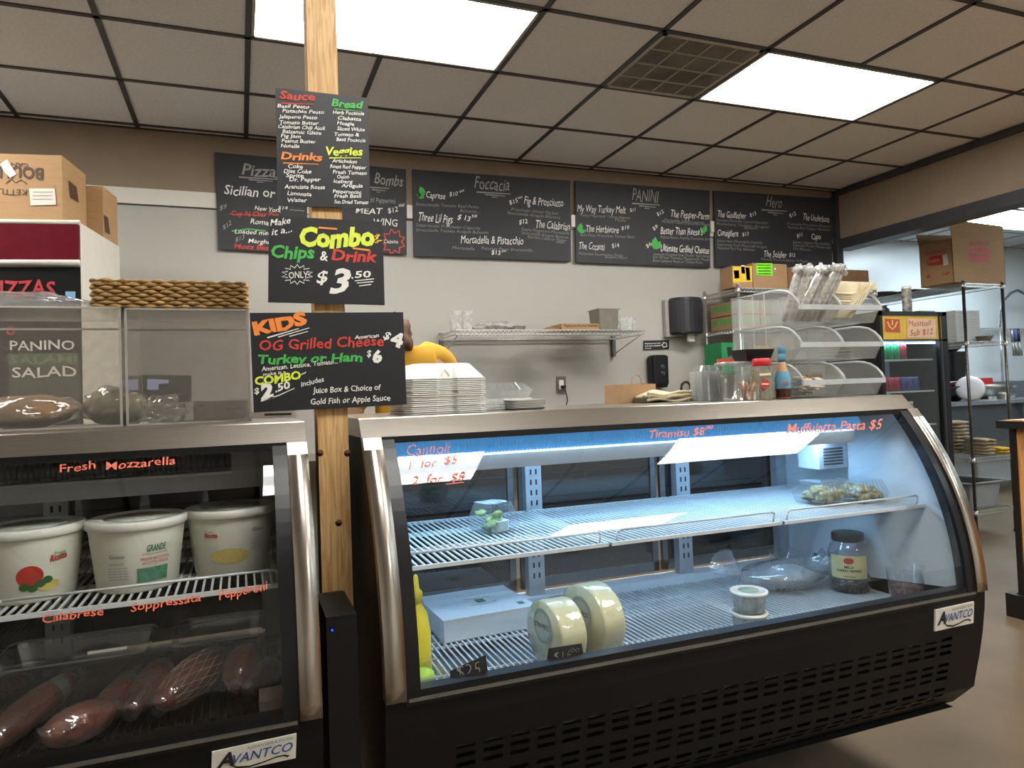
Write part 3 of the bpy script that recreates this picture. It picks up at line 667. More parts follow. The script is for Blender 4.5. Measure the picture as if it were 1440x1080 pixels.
for n_, (px, py) in enumerate(((575.5, 298), (806, 311), (1001.5, 319))):
    p = at(px, py, 4.58); MB().box(p.x-.018, p.x+.018, 4.572, 4.588, p.z-.045, p.z+.045).build('switch_plate', trim_white, label='white plate on the wall between the %s menu boards' % ('bombs and foccacia', 'foccacia and panini', 'panini and hero')[n_], cat='wall plate')
ZS_ = 1.2552          # top of the slabs
ORD = ['lowest', 'second', 'third', 'fourth', 'fifth', 'sixth', 'seventh', 'eighth', 'ninth', 'tenth', 'eleventh', 'twelfth', 'thirteenth', 'fourteenth', 'fifteenth', 'sixteenth', 'seventeenth', 'eighteenth', 'nineteenth', 'twentieth']
def cellipse(cpf, u0, z0, ru, rz_, k=0):
    m = MB(); n = 20; v = [cpf(u0, z0, k)]
    for q in (.33, .66, 1): v += [cpf(u0+ru*q*math.cos(a*2*PI/n), z0+rz_*q*math.sin(a*2*PI/n), k) for a in range(n)]
    f = [(0, 1+a, 1+(a+1) % n) for a in range(n)]
    for g in range(2): f += [(1+g*n+a, 1+(g+1)*n+a, 1+(g+1)*n+(a+1) % n, 1+g*n+(a+1) % n) for a in range(n)]
    return m.add(v, f)
# ================================================================== on the right case: foam boxes
def clam(x, y, z, first):
    """closed foam clamshell: tray below, domed lid above"""
    t = thing('foam_container', (x, y, z))
    m = MB(); m.frus((x, y, z), .175, .165, .232, .225, .006)
    m.frus((x, y, z+.006), .232, .225, .238, .23, .003); return t, m
fx, fy = .535, 1.955
nf = 19; sp = .0053
def rim_loop(w, d, z, notch):
    p = []
    hw, hd = w/2, d/2
    for a, b in ((-hw+.02, -hd), (-.03, -hd), (-.02, -hd+notch), (.02, -hd+notch), (.03, -hd), (hw-.02, -hd), (hw, -hd+.02), (hw, hd-.02), (hw-.02, hd), (-hw+.02, hd), (-hw, hd-.02), (-hw, -hd+.02)): p.append(Vector((fx+a, fy+b, z)))
    return p
R5 = RZ(-6)
def build_foam(z, top):
    t = thing('foam_container', (fx, fy, z))
    m = MB(); m.loops([rim_loop(.224, .219, z, .008), rim_loop(.238, .233, z+.0012, .01), rim_loop(.238, .233, z+.0034, .01), rim_loop(.225, .22, z+.0046, .008)])
    m.build('tray', foam, t)
    if top:
        m = MB(); m.loops([rim_loop(.232, .227, z+.0046, .01), rim_loop(.17, .165, z+.044, .0), rim_loop(.162, .157, z+.046, .0)], smooth=False); m.build('lid', foam, t)
        mm = MB()
        for s_, xx in ((-1, -.045), (1, .055)): mm.bar((fx+xx, fy-.108, z+.010), (fx+xx*.8, fy-.08, z+.044), .003)
        mm.bar((fx-.012, fy-.104, z+.010), (fx, fy-.095, z+.028), .003); mm.bar((fx+.012, fy-.104, z+.010), (fx, fy-.095, z+.028), .003)
        mm.build('lid_ribs', foam, t, kind='stuff')
    return t
b0 = build_foam(ZS_, False); tag(b0, 'lowest white foam clamshell of the tall stack on the case', 'food container', 'foam containers stacked on the case')
for k in range(1, nf-1):
    dup(b0, loc=(fx+random.uniform(-.002, .002), fy+random.uniform(-.002, .002), ZS_+k*sp), rz=random.uniform(-.01, .01), label='white foam clamshell, %s up from the bottom of the tall stack' % ORD[k])
tp = build_foam(ZS_+(nf-1)*sp, True); tag(tp, 'domed white foam clamshell topmost of the tall stack', 'food container', 'foam containers stacked on the case')

# clear containers and a low pile of lids next to it
def hinged(x, y, z, w, d, h, label, m=clearc, rz=0, lid=True, cont=None, group=None, cat='food container'):
    t = thing('clear_container', (x, y, z), label, cat, group)
    mb = MB(); mb.frus((x, y, z), w*.86, d*.86, w, d, h*.45, cap1=False, r=.008); mb.build('tray', m, t)
    if lid:
        mb = MB(); mb.frus((x, y, z+h*.45), w, d, w*.97, d*.97, .004, cap0=False, cap1=False, r=.008); mb.frus((x, y, z+h*.45+.004), w*.95, d*.95, w*.74, d*.74, h*.55-.004, cap0=False, r=.008); mb.build('lid', m, t)
        rb = MB()
        for k in range(7):
            a = -w*.4+w*.8*k/6
            rb.bar((x+a, y-d*.475, z+h*.5), (x+a*.8, y-d*.375, z+h), .0022)
        rb.build('lid_ridges', m, t, kind='stuff')
    if cont:
        mb = MB()
        for k in range(cont[1]):
            mb.blob((x+random.uniform(-w*.33, w*.33), y+random.uniform(-d*.33, d*.33), z+.012+random.uniform(0, h*.45)), .018, .014, .011, .3, 2, k, 8, 6)
        mb.build('food', cont[0], t, kind='stuff')
    t.rotation_euler.z = rz; return t
for k in range(5):
    hinged(.745, 2.02, ZS_+k*.0075, .19, .16, .012, 'clear clamshell tray, %s from the bottom of the low pile beside the foam boxes' % ORD[k], thin('clear_stack', (.9, .92, .92), 2.2, .08, haze=.42, hazecol=(.95, .95, .92)), lid=False, group='clear trays beside the foam boxes')
hinged(.745, 2.02, ZS_+.038, .19, .16, .045, 'clear ridged lid open on top of the low tray pile', rz=0)
for k in range(5):
    m = MB(); m.frus((.80, 1.93, ZS_+k*.0062), .10, .075, .115, .09, .0055, r=.012)
    m.build('portion_tray', foam, label='small white foam tray, %s up, in the pile before the clear trays' % ORD[k], cat='tray', group='small white trays')

# paper bag
t = thing('paper_bag', (1.36, 2.27, ZS_), 'brown kraft paper bag with thin twisted handles on the case', 'bag')
x0, x1 = at(869, 560, 2.22).x, at(923, 558, 2.22).x
mb = MB(); zt = at(869, 541, 2.22).z; mb.loops([[(x0, 2.22, ZS_), (x1, 2.22, ZS_), (x1, 2.32, ZS_), (x0, 2.32, ZS_)], [(x0+.001, 2.222, zt), (x1, 2.222, zt-.001), (x1, 2.318, zt+.003), (x0, 2.318, zt)]], cap1=False)
mb.box(x0+.002, x1-.002, 2.224, 2.316, ZS_+.001, zt-.004); mb.build('bag_body', kraft, t)
for yy in (2.224, 2.30):
    xm = at(897, 545, yy).x; MB().tube([(xm-.026, yy, zt-.005), (xm-.024, yy, zt+.022), (xm-.014, yy, zt+.034), (xm+.004, yy, zt+.034), (xm+.014, yy, zt+.022), (xm+.018, yy, zt-.005)], .0012, 6).build('handle', kraft, t)
# folded cloth
clo = mat('cream_cloth', 'cdbd9c', .9, var=.08, scale=30, bump=.5, bscale=200)
mb = MB(); c = at(930, 560, 2.16)
sec = []
for k in range(15):
    a = k/14; xx = c.x-.085+a*.19
    hgt = .046*(1-.15*a)*(math.sin(PI*min(1, .12+a*1.0))**.4 if a < .95 else .45); ring = []
    for j in range(16):
        an = 2*PI*j/16; wv = 1+.14*math.sin(an*3+a*9); ring.append(Vector((xx+.01*math.sin(an*2+a*5), 2.16+.055*math.cos(an)*wv, ZS_+hgt*.5+hgt*.5*math.sin(an)*(1 if math.sin(an) < 0 else wv))))
    sec.append(ring)
mb.loops(sec, smooth=True)
for q in range(3):
    mb.tube([(c.x-.09+.18*k/8, 2.11-.004*math.sin(k), ZS_+.008+q*.011+.006*math.sin(k*.9+q)) for k in range(9)], .006, 8)
o = mb.build('folded_cloth', clo, label='folded cream dish cloth lying on the case beside the paper bag', cat='cloth')
# stacks of clear deli lids / cups
clear_st = _m['clear_stack']; clear_st2 = thin('clear_dish_plastic', (.9, .92, .93), 2.2, .1, haze=.38, hazecol=(.9, .89, .88))
xa, xb = at(985, 560, 2.05).x, at(1017, 560, 2.05).x
for k in range(19):
    MB().frus(((xa+xb)/2, 2.08, ZS_+k*.0056), (xb-xa)*.88, .065, xb-xa, .075, .0050, cap1=False, r=.006).build('clear_dish', clear_st2, label='clear plastic dish, %s up in the stack right of the cloth' % ORD[k], cat='dish', group='clear dishes stacked on the case')
mb = MB(); mb.frus(((xa+xb)/2, 2.08, ZS_+19*.0056), (xb-xa)*.9, .07, (xb-xa)*.6, .05, .020, r=.01); mb.build('clear_dome', clearc, label='domed clear cover on top of the stack of clear dishes', cat='cover')
c = at(1034, 560, 1.99)
t = thing('clear_tub', (c.x, 1.99, ZS_), 'big clear tub with a flat white-rimmed lid beside the spice jar', 'tub')
MB().lathe([(.052, 0), (.056, .004), (.062, .125)], (c.x, 1.99, ZS_), 28, capt=False).build('tub_body', clearc, t)
MB().lathe([(.066, 0), (.066, .006), (.056, .009)], (c.x, 1.99, ZS_+.125), 28).build('tub_lid', thin('cloudy_lid', (.9, .9, .9), 2, .1, haze=.5, hazecol=(.85, .83, .8)), t)
t2 = thing('clear_tub', (1.53, 1.815, ZS_), 'small clear tub of wooden coffee stirrers in front of spice jar', 'tub')
c2 = at(1052, 560, 1.815)
MB().lathe([(.030, 0), (.034, .003), (.038, .052)], (c2.x, 1.815, ZS_), 24, capt=False).build('tub_body', clearc, t2)
st = mat('wood_stick', 'a87a5a', .7)
mb = MB()
for k in range(9): a = k*.7; mb.bar((c2.x+.012*math.cos(a), 1.815+.012*math.sin(a), ZS_+.003), (c2.x+.026*math.cos(a+1), 1.815+.026*math.sin(a+1), ZS_+.058), .005)
mb.build('stirrers', st, t2, kind='stuff')
# spice jar
c = at(1073, 560, 1.865)
t = thing('spice_jar', (c.x, 1.865, ZS_), 'spice jar with a bright red lid and round red label', 'jar')
MB().frus((c.x, 1.865, ZS_), .064, .06, .064, .06, .112, r=.018).build('jar_body', thin('spice_jar_plastic', (.85, .82, .75), 2, .08, haze=.35, hazecol=(.62, .58, .48)), t)
MB().frus((c.x, 1.865, ZS_+.001), .058, .054, .058, .054, .085, r=.016).build('spice', mat('spice', '8f8468', .9, var=.35, scale=260), t)
zt = ZS_+.112
MB().lathe([(.027, 0), (.030, .003), (.030, .022), (.026, .026)], (c.x, 1.865, zt), 28).build('lid', mat('red_lid', 'cf2a31', .35), t)
I = Ink(lambda u, v: at(u, v, 1.8335))
I.poly([(1076+6.5*math.cos(a*.4), 540+7*math.sin(a*.4)) for a in range(16)]); lb = I.build(inkred2, t, 'round_label')
I = Ink(lambda u, v: at(u, v, 1.8325)); I.line([(1071, 540), (1081, 540)], 2); I.line([(1068, 527), (1084, 526)], 3); I.build(mat('label_cream', 'e6dcae', .6), t, 'label_text')
# hot sauce bottle
c = at(1102, 560, 1.845)
t = thing('sauce_bottle', (c.x, 1.845, ZS_), 'hot sauce bottle with pale blue cap and blue label', 'bottle')
bc = (c.x, 1.845, ZS_)
MB().lathe([(.022, 0), (.025, 0.0037), (.025, 0.0682), (.019, 0.0930), (.012, 0.1141), (.0115, 0.1302)], bc, 24).build('bottle_body', mat('sauce', 'b98a5c', .25, var=.15, spec=.7), t)
MB().lathe([(.0252, 0.0050), (.0252, 0.0347)], bc, 24, capb=False, capt=False).build('sauce_level', mat('dark_sauce', '4b1d14', .2), t)
MB().lathe([(.0256, 0.0347), (.0256, 0.0694), (.021, 0.0868), (.0196, 0.0924)], bc, 24, capb=False, capt=False).build('blue_label', mat('label_blue', '5c9ab0', .5), t)
MB().lathe([(.0125, 0.1240), (.0135, 0.1339), (.0135, 0.1463), (.0115, 0.1488), (.0115, 0.1538), (.013, 0.1562), (.013, 0.1761), (.011, 0.1786)], bc, 20).build('cap', mat('cap_blue', '4d86a0', .4), t)
I = Ink(lambda u, v: at(u, v, 1.818)); I.t('CHOLULA'[:4], 1098, 542, 1110, 541, 5, .03, 0); I.build(inkred2, t)

# ------------------------------------------------------------------ stacking bins
def binbox(i, j):
    f0, w, dep, hh = 1.80, .183, .34, .127
    x0 = 1.752+i*(w+.001); x1 = x0+w; z0 = ZS_+j*hh
    yf, yb = f0+.0, f0+dep
    nm = [['lower left', 'lower right'], ['middle left', 'middle right'], ['upper left', 'upper right']][j][i]
    cont = [['full of sauce packets', 'holding black spoons'], ['holding papers and packets', 'with dark lids inside'], ['packed with wrapped cutlery', 'packed with cream napkins']][j][i]
    t = thing('stacking_bin', ((x0+x1)/2, (yf+yb)/2, z0), 'clear stacking bin, %s, %s' % (nm, cont), 'bin', 'clear stacking bins on the case')
    th = .003
    side = [(yf+.035, z0+.003), (yb, z0+.003), (yb, z0+hh-.004), (yf+.12, z0+hh-.004), (yf+.085, z0+hh-.008), (yf+.055, z0+hh-.017), (yf+.03, z0+hh-.032), (yf+.012, z0+hh-.052), (yf+.002, z0+.060)]
    for xa in (x0, x1-th):
        MB().loops([[(x, y, z) for y, z in side] for x in (xa, xa+th)]).build('side_wall', cloudy, t)
    MB().box(x0+th, x1-th, yf+.035, yb, z0+.003, z0+.006).build('bin_floor', cloudy, t)
    MB().box(x0+th, x1-th, yb-th, yb, z0+.006, z0+hh-.004).build('back_wall', cloudy, t)
    MB().loops([[(x, y, z) for y, z in ((yf+.035, z0+.003), (yf+.038, z0+.006), (yf+.005, z0+.052), (yf+.002, z0+.052))] for x in (x0+th, x1-th)]).build('front_wall', cloudy, t)
    rim = thin('cloudy_rim', (.9, .92, .92), 2.0, .2, haze=.6, hazecol=(.95, .96, .96), even=True)
    MB().box(x0, x1, yf-.003, yf+.006, z0+.043, z0+.060).build('front_lip', rim, t)
    for xa in (x0+.0015, x1-.0015):
        MB().tube([(xa, yf+.001, z0+.058), (xa, yf+.012, z0+hh-.050), (xa, yf+.03, z0+hh-.031), (xa, yf+.055, z0+hh-.016), (xa, yf+.085, z0+hh-.008), (xa, yf+.12, z0+hh-.004), (xa, yb, z0+hh-.004)], .0042, 6).build('rim', rim, t)
    for k in range(3):
        ya = yf+.16+k*.06; MB().box(x0-.0015, x0, ya, ya+.004, z0+.006, z0+hh-.008).build('rib', rim, t)
    return x0, x1, yf, yb, z0
wrapm = thin('clear_wrap', (.96, .96, .95), 4, .12, haze=.6, hazecol=(1, .98, .94), bump=.8, bscale=60)
napm = mat('cream_napkin', 'dccfae', .85, var=.04)
for j in range(3):
    for i in range(2):
        x0, x1, yf, yb, z0 = binbox(i, j)
        if (i, j) == (0, 2):
            for k in range(13):
                a = x0+.016+k*.0118; ln = .155+.01*random.random(); b_ = Vector((a-.012, yf+.07+.02*(k % 2), z0+.012)); e = b_+Vector((.055+.012*random.random()-.045*(k < 3), -.05-.01*(k % 3), ln))
                t = thing('cutlery_packet', b_, 'wrapped %s plastic cutlery, %s from the left in the upper left bin' % ('black' if k in (5, 6, 9, 12) else 'white', ORD[k].replace('lowest', 'first')), 'cutlery', 'cutlery packets in the upper bin')
                cm_ = blackpl if k in (5, 6, 9, 12) else white_pl
                mb = MB(); mb.tube([b_+(e-b_)*q for q in (0, .5, .85)], ([.009, .010, .011] if k in (5, 6, 9, 12) else [.006, .007, .007]), 6); d = (e-b_).normalized()
                mb.blob(b_+(e-b_)*.88, .009, .005, .016, .05, 1, k, 8, 6); mb.build('cutlery', cm_, t)
                mb = MB(); pts = [b_+(e-b_)*q for q in (0, .3, .6, .85, 1.0, 1.08)]; mb.tube(pts, [.010, .014, .015, .015, .012, .004], 7); mb.blob(e+(e-b_)*.06, .022, .016, .016, .5, 3, k, 12, 8); mb.build('wrapper', wrapm, t)
        elif (i, j) == (1, 2):
            for k in range(11):
                c = Vector((x0+.05+.008*k*(k < 5)+.002*k, yf+.07, z0+.03+.008*k)); 
                M = Matrix.Translation(c) @ Matrix.Rotation(math.radians(-68+5.8*k), 4, 'Y') @ Matrix.Rotation(math.radians(random.uniform(-5, 5)), 4, 'Z') @ Matrix.Rotation(math.radians(12), 4, 'X')
                MB().box(-.01, .125, -.055, .10, 0, .0045, M).build('napkin', napm, label='cream paper napkin, %s from the left in the upper right bin' % ORD[k].replace('lowest', 'first'), cat='napkin', group='napkins in the upper right bin')
        elif (i, j) == (0, 0):
            pk = [mat('packet_cream', 'd3c4a0', .4), mat('packet_white', 'd8d4c8', .4), mat('packet_brown', '8e6a48', .4), mat('packet_yellow', 'c9a24a', .4)]
            for k in range(64):
                c = Vector((random.uniform(x0+.03, x1-.03), yf+.05+random.uniform(0, .13), z0+.012+random.uniform(0, .058)))
                M = Matrix.Translation(c) @ Matrix.Rotation(random.uniform(0, 6), 4, 'Z') @ Matrix.Rotation(random.uniform(-.6, .6), 4, 'X')
                MB().loops([[M @ Vector(p) for p in ((-.021, -.014, 0), (.021, -.014, 0), (.021, .014, 0), (-.021, .014, 0))], [M @ Vector(p) for p in ((-.015, -.009, .004), (.015, -.009, .004), (.015, .009, .004), (-.015, .009, .004))]]).build('sauce_packet', pk[k % 4], label='small %s sauce packet in the lower left bin' % ('cream', 'white', 'brown', 'yellow')[k % 4], cat='sauce packet', group='sauce packets in the lower left bin')
        elif (i, j) == (1, 0):
            for k in range(4):
                b_ = Vector((x0+.03+k*.012, yf+.16, z0+.015+.008*k))
                mb = MB(); mb.tube([b_+Vector((-.02, .06, .04)), b_+Vector((.01, 0, .02)), b_+Vector((.05, -.05, .004))], [.004, .004, .007], 6)
                mb.blob(b_+Vector((-.012, .02, .036)), .022, .03, .012, .05, 1, k, 10, 6); mb.build('black_spoon', blackpl, label='black plastic spoon in the lower right bin, %s from the top' % ORD[3-k].replace('lowest', 'first'), cat='spoon', group='black spoons in the bin')
        elif (i, j) == (0, 1):
            for k in range(4):
                M = Matrix.Translation((x0+.08, yf+.19+.03*k, z0+.010)) @ Matrix.Rotation(.25*k-.3, 4, 'Z')
                MB().box(-.05, .05, -.002, .002, 0, .035+.008*k, M).build('paper_slip', napm, label='cream paper slip in the middle left bin, %s from the front' % ORD[k].replace('lowest', 'first'), cat='paper', group='paper slips in the middle bin')
        else:
            for k in range(3):
                MB().lathe([(.05, 0), (.052, .006), (.048, .008)], (x0+.092, yf+.12, z0+.008+k*.010), 20).build('smoky_dish', mat('smoke_lid', '4c4844', .35), label='smoky dark dish, %s up, in the middle right bin' % ORD[k], cat='dish', group='dark dishes in the middle right bin')

# ================================================================== inside the right case
def shelf_pt(px, py, z): return atZ(px, py, z)
DK = DKZ+.001; SH = SHZ+.001
foodm = mat('noodle_salad', 'b5a878', .5, var=.5, scale=90); foodg = mat('green_salad', '8c9a3e', .5, var=.5, scale=90)
c = shelf_pt(702, 750, SH); t = hinged(c.x, c.y+.05, SH, .115, .11, .085, 'clear clamshell with a small green portion alone on left shelf', cont=(foodg, 9), rz=.3)
MB().frus((c.x+.005, c.y+.03, SH+.002), .05, .045, .055, .05, .03, r=.01).build('cream', mat('cream', 'e6ead8', .5), t)
for k, (px, py) in enumerate(((1170, 710), (1222, 706))):
    c = shelf_pt(px, py, SH); hinged(c.x, min(c.y, 1.80)+.04, SH, .125, .15, .075, 'clear clamshell of mixed salad on the right shelf, %s one' % ('left', 'right')[k], cont=(foodm, 80))
# white flat box, lower left
wbox = mat('white_box_card', 'dfe3e4', .55, var=.02)
q = [atZ(621, 903, DK), atZ(756, 868, DK)]; P0 = Vector((.485, 1.775, DK)); 
pb_ = atZ(624.5, 905, DK); zt = at(624, 873, pb_.y).z
t = thing('cheese_box', (.65, 1.93, DK), 'flat white cardboard box with small green print, lower left in the lit case', 'box')
A = [at(625, 850, 1.80), at(753, 829, 1.83)]
bx0, by0 = atZ(628, 851, zt).x, atZ(628, 851, zt).y
bx1, by1 = atZ(757, 850, zt).x, atZ(757, 850, zt).y
M = Matrix.Translation((bx0, by0, DK)); ang = 0
v1 = atZ(754, 851, zt)-atZ(624, 873, zt); p0 = atZ(624, 873, zt); p0.z = DK
e1 = Vector((v1.x, v1.y, 0)); e1 = e1.normalized(); e2 = Vector((-e1.y, e1.x, 0)); L1 = (v1.x**2+v1.y**2)**.5; L2 = .27
base = [p0, p0+e1*L1, p0+e1*L1+e2*L2, p0+e2*L2]
t.location = (p0+e1*L1/2+e2*L2/2); t.location.z = DK
MB().loops([[Vector((p.x, p.y, DK)) for p in base], [Vector((p.x, p.y, zt-.003)) for p in base]]).build('box_body', wbox, t)
lidp = [p0-e1*.002-e2*.002, p0+e1*(L1+.002)-e2*.002, p0+e1*(L1+.002)+e2*(L2+.002), p0+e2*(L2+.002)-e1*.002]
MB().loops([[Vector((p.x, p.y, zt-.003)) for p in lidp], [Vector((p.x, p.y, zt)) for p in lidp]]).build('box_lid', wbox, t)
sf = lambda a, b: Vector((*(p0+e1*L1*a+e2*L2*b)[:2], zt+.0008))
mb = MB(); mb.add([sf(.5, .42), sf(.6, .42), sf(.6, .56), sf(.5, .56)], [(0, 1, 2, 3)]); mb.add([sf(.86, .12), sf(.93, .12), sf(.93, .22), sf(.86, .22)], [(0, 1, 2, 3)])
mb.build('green_print', mat('green_print', '2f6d55', .5), t, kind='stuff')
mb = MB(); mb.add([sf(.4, .60), sf(.7, .60), sf(.7, .62), sf(.4, .62)], [(0, 1, 2, 3)]); mb.add([sf(.40, .35), sf(.66, .35), sf(.72, .42), sf(.70, .42), sf(.65, .365), sf(.4, .365)], [(0, 1, 2, 3, 4, 5)]); mb.build('grey_print', mat('grey_print2', '8a9094', .6), t, kind='stuff')
# mustard bottle and blue tub, far left
c = Vector((.372, 1.76, DK)); c = at(586, 860, 1.70); c = Vector((c.x, 1.70, DK))
kz_ = (at(586, 808, 1.70).z-DK)/.195
t = thing('squeeze_bottle', c, 'yellow squeeze bottle at the left end of the lit case', 'bottle')
MB().lathe([(.030, 0*kz_), (.033, .004*kz_), (.033, .10*kz_), (.026, .13*kz_), (.014, .145*kz_), (.013, .150*kz_)], c, 24, capt=True).build('bottle_body', mat('yellow_plastic', 'd9c92a', .3, var=.04), t)
MB().lathe([(.016, .150*kz_), (.016, .166*kz_), (.009, .171*kz_), (.006, .19*kz_), (.003, .195*kz_)], c, 16).build('nozzle_cap', mat('yellow_cap', 'e2d43a', .3), t)
c = at(594, 905, 1.62); c = Vector((c.x-.004, 1.615, DK))
t = thing('plastic_tub', c, 'clear tub of pale blue cups in front of the yellow bottle', 'tub')
MB().frus(c, .07, .075, .095, .10, .085, cap1=False, r=.012).build('tub_body', clearc, t)
MB().frus(c+Vector((0, 0, .085)), .105, .11, .105, .11, .004, cap0=False, cap1=False, r=.012).build('rim', thin('cloudy_rim', (.85, .87, .87)), t)
MB().frus(c+Vector((0, 0, .002)), .06, .065, .072, .075, .03, r=.01).build('blue_contents', mat('pale_blue', '8fc4cf', .4), t)
MB().blob(c+Vector((0, 0, .07)), .03, .03, .02, .1, 1, 3, 12, 8).build('green_lime', mat('lime', '9fc93a', .4), t)
# cheese wheels standing on their edge
chm = mat('provolone', 'e6e0b6', .35, var=.06, scale=8, bump=.3, bscale=30)
wr = thin('cheese_wrap', (.97, .97, .95), 2.5, .15, haze=.0, bump=.9, bscale=28)
def cheese(px, py, R, wd, rz, label, tilt=0, Y=None):
    c = atZ(px, py, DK) if Y is None else Vector((at(px, py, Y).x, Y, DK))
    t = thing('provolone_cheese', (c.x, c.y, DK), label, 'cheese')
    M = RZ(rz) @ Matrix.Rotation(PI/2, 4, 'Y')
    ctr = Vector((c.x, c.y, DK+R))
    prof = [(R*.955, -wd/2), (R*.985, -wd/2+.003), (R, -wd/2+.009), (R, wd/2-.009), (R*.985, wd/2-.003), (R*.955, wd/2)]
    MB().lathe(prof, ctr, 40, M=M).build('cheese', chm, t)
    pr2 = [(r+.0015, z*1.02) for r, z in prof]; MB().lathe(pr2, ctr, 40, M=M).build('wrap', wr, t)
    d = M @ Vector((0, 0, -1)); off = d*(wd/2*1.02+.002)
    for r_, o_, col, nm in ((.046, 0, mat('label_sage', '9aa694', .5), 'round_label'), (.036, .0008, mat('label_sage2', 'b9bfb0', .5), 'label_ring')):
        vs = [ctr+off+d*o_+(M @ Vector((r_*math.cos(a*PI/10)-.022, r_*math.sin(a*PI/10), 0))) for a in range(20)]
        mb = MB(); mb.add(vs, [tuple(range(20))]); mb.build(nm, col, t)
    V, P = glyphs('STRAVECCHIO'[:8], .02, 0); ax = (M @ Vector((0, 1, 0))); ay = (M @ Vector((-1, 0, 0)))
    mb = MB(); mb.add([ctr+off+d*.0018-(M @ Vector((.022, 0, 0)))*1+(-ax if True else ax)*((a-.5)*.07)+ay*(.012*b-.005) for a, b in V], P); mb.build('lettering', inkblack, t, kind='stuff')
    return t
cheese(783, 906, .088, .080, 8, 'wheel of cheese in shiny wrap, left of the pair', Y=1.71)
cheese(834, 903, .098, .076, 12, 'wheel of cheese with round printed label, right of the pair', Y=1.735)
# two small round tubs stacked
ricm = thin('frosted_tub', (.8, .84, .82), 2, .15, haze=.6, hazecol=(.78, .82, .8))
for k in range(2):
    c = at(1056, 905-44*0, 1.69); c = Vector((c.x+(0 if k else -.002), 1.69, DK+k*.062))
    t = thing('round_tub', c, 'small round clear tub with white lid, %s of two stacked' % ('lower', 'upper')[k], 'tub', 'two stacked round tubs')
    MB().lathe([(.040, 0), (.043, .003), (.050, .05), (.050, .052)], c, 28, capt=True).build('tub_body', ricm, t)
    MB().lathe([(.053, .052), (.0545, .054), (.0545, .060), (.050, .0615), (.047, .0605), (.047, .0600)], c, 28).build('lid', white_pl, t)
    MB().lathe([(.030, .0608), (.030, .0612)], c, 20).build('lid_print', mat('lid_print', '8ea08e', .6), t)
    I = MB()
    for q in range(5): 
        for w_2 in range(3): a = -PI/2-.75+w_2*.5; z = .014+.007*q; I.grid(lambda u, v: c+Vector((math.cos(u)*(.0418+.0073*v/.05+.0006), math.sin(u)*(.0418+.0073*v/.05+.0006), v)), [a, a+.2, a+.38-(q % 2)*.1], [z, z+.003])
    I.build('side_print', mat('faint_print', '6f7b74', .6), t, kind='stuff')
# plastic bag
c = atZ(1095, 800, DK); c = Vector((c.x, 1.99, DK)); cx_ = at(1100, 795, 1.99).x
t = thing('plastic_bag', (cx_, 1.99, DK), 'knotted clear plastic bag lying on the case floor behind the tubs', 'bag')
mb = MB(); mb.blob((cx_, 1.99, DK+.05), .17, .10, .052, .12, 1.6, 5, 28, 16, flat=.93); mb.build('bag_body', bagm, t)
mb = MB(); pts = [(cx_-.16, 1.99, DK+.06), (cx_-.19, 1.985, DK+.075), (cx_-.23, 1.98, DK+.10), (cx_-.27, 1.98, DK+.13)]; mb.tube(pts, [.03, .012, .03, .05], 12, cap=False); mb.build('gathered_neck', bagm, t)
MB().blob((cx_+.18, 1.98, DK+.06), .07, .05, .05, .35, 2.2, 9, 16, 10).build('bag_corner', bagm, t)
MB().blob((cx_+.02, 1.99, DK+.042), .11, .07, .036, .1, 1.5, 8, 20, 12).build('lettuce', mat('pale_contents', '949c9f', .6, var=.2), t)
# cherry pepper jar
c = at(1202, 828, 1.86); c = Vector((c.x, 1.88, DK))
t = thing('pickle_jar', c, 'large jar of cherry peppers with black lid and cream label', 'jar')
MB().lathe([(.060, 0), (.067, .006), (.067, .135), (.060, .158), (.046, .172), (.046, .178)], c, 32, capt=False).build('jar_glass', clearc, t)
MB().lathe([(.050, .172), (.0525, .175), (.0525, .197), (.049, .200)], c, 32).build('lid', blackpl, t)
mb = MB()
for k in range(70):
    a = random.uniform(0, 2*PI); r_ = .052*math.sqrt(random.random()); mb.blob(c+Vector((r_*math.cos(a), r_*math.sin(a), .013+random.uniform(0, .045))), .0125, .0125, .011, .08, 1, k, 8, 6)
mb.build('peppers', mat('cherry_peppers', '6d5a36', .35, var=.5, scale=25), t, kind='stuff')
MB().lathe([(.063, .003), (.0645, .05)], c, 32, capt=True).build('brine', thin('brine', (.75, .62, .45), 1.5, .05), t)
a0 = math.atan2(-c.y+.0, -c.x)  # towards the viewer
def cyl_lab(r, z0_, z1_, a1, a2, n=10): 
    m = MB(); m.grid(lambda u, v: c+Vector((r*math.cos(u), r*math.sin(u), v)), [a1+(a2-a1)*k/n for k in range(n+1)], [z0_, z1_]); return m
cyl_lab(.0678, .052, .130, a0-.95, a0+.95).build('label', mat('label_yellow', 'd6cc94', .5), t)
cellipse(lambda u, v, k: c+Vector((.0684*math.cos(a0+u), .0684*math.sin(a0+u), v)), 0, .113, .24, .011).build('red_oval', inkred2, t)
def ctxt(s, z, h, half):
    V, P = glyphs(s, .03, 0); m = MB(); m.add([c+Vector((.0686*math.cos(a0+(a-.5)*2*half), .0686*math.sin(a0+(a-.5)*2*half), z+h*b)) for a, b in V], P); m.build('lettering', inkblack, t, kind='stuff')
ctxt('MILD', .088, .008, .22); ctxt('CHERRY PEPPERS', .075, .008, .6); ctxt('1 GAL (3.78 L)', .058, .004, .3)
# cup with dark red sauce
c = at(1296, 838, 1.63); c = Vector((1.992, 1.655, DK))
t = thing('clear_cup', c, 'clear plastic tub of dark red sauce at right end of the case', 'cup')
MB().lathe([(.042, 0), (.045, .004), (.056, .125), (.058, .127), (.058, .132)], c, 28, capt=False).build('cup_body', clearc, t)
MB().lathe([(.041, .003), (.049, .065)], c, 28).build('sauce', mat('red_sauce', '5c2426', .4, var=.15), t)
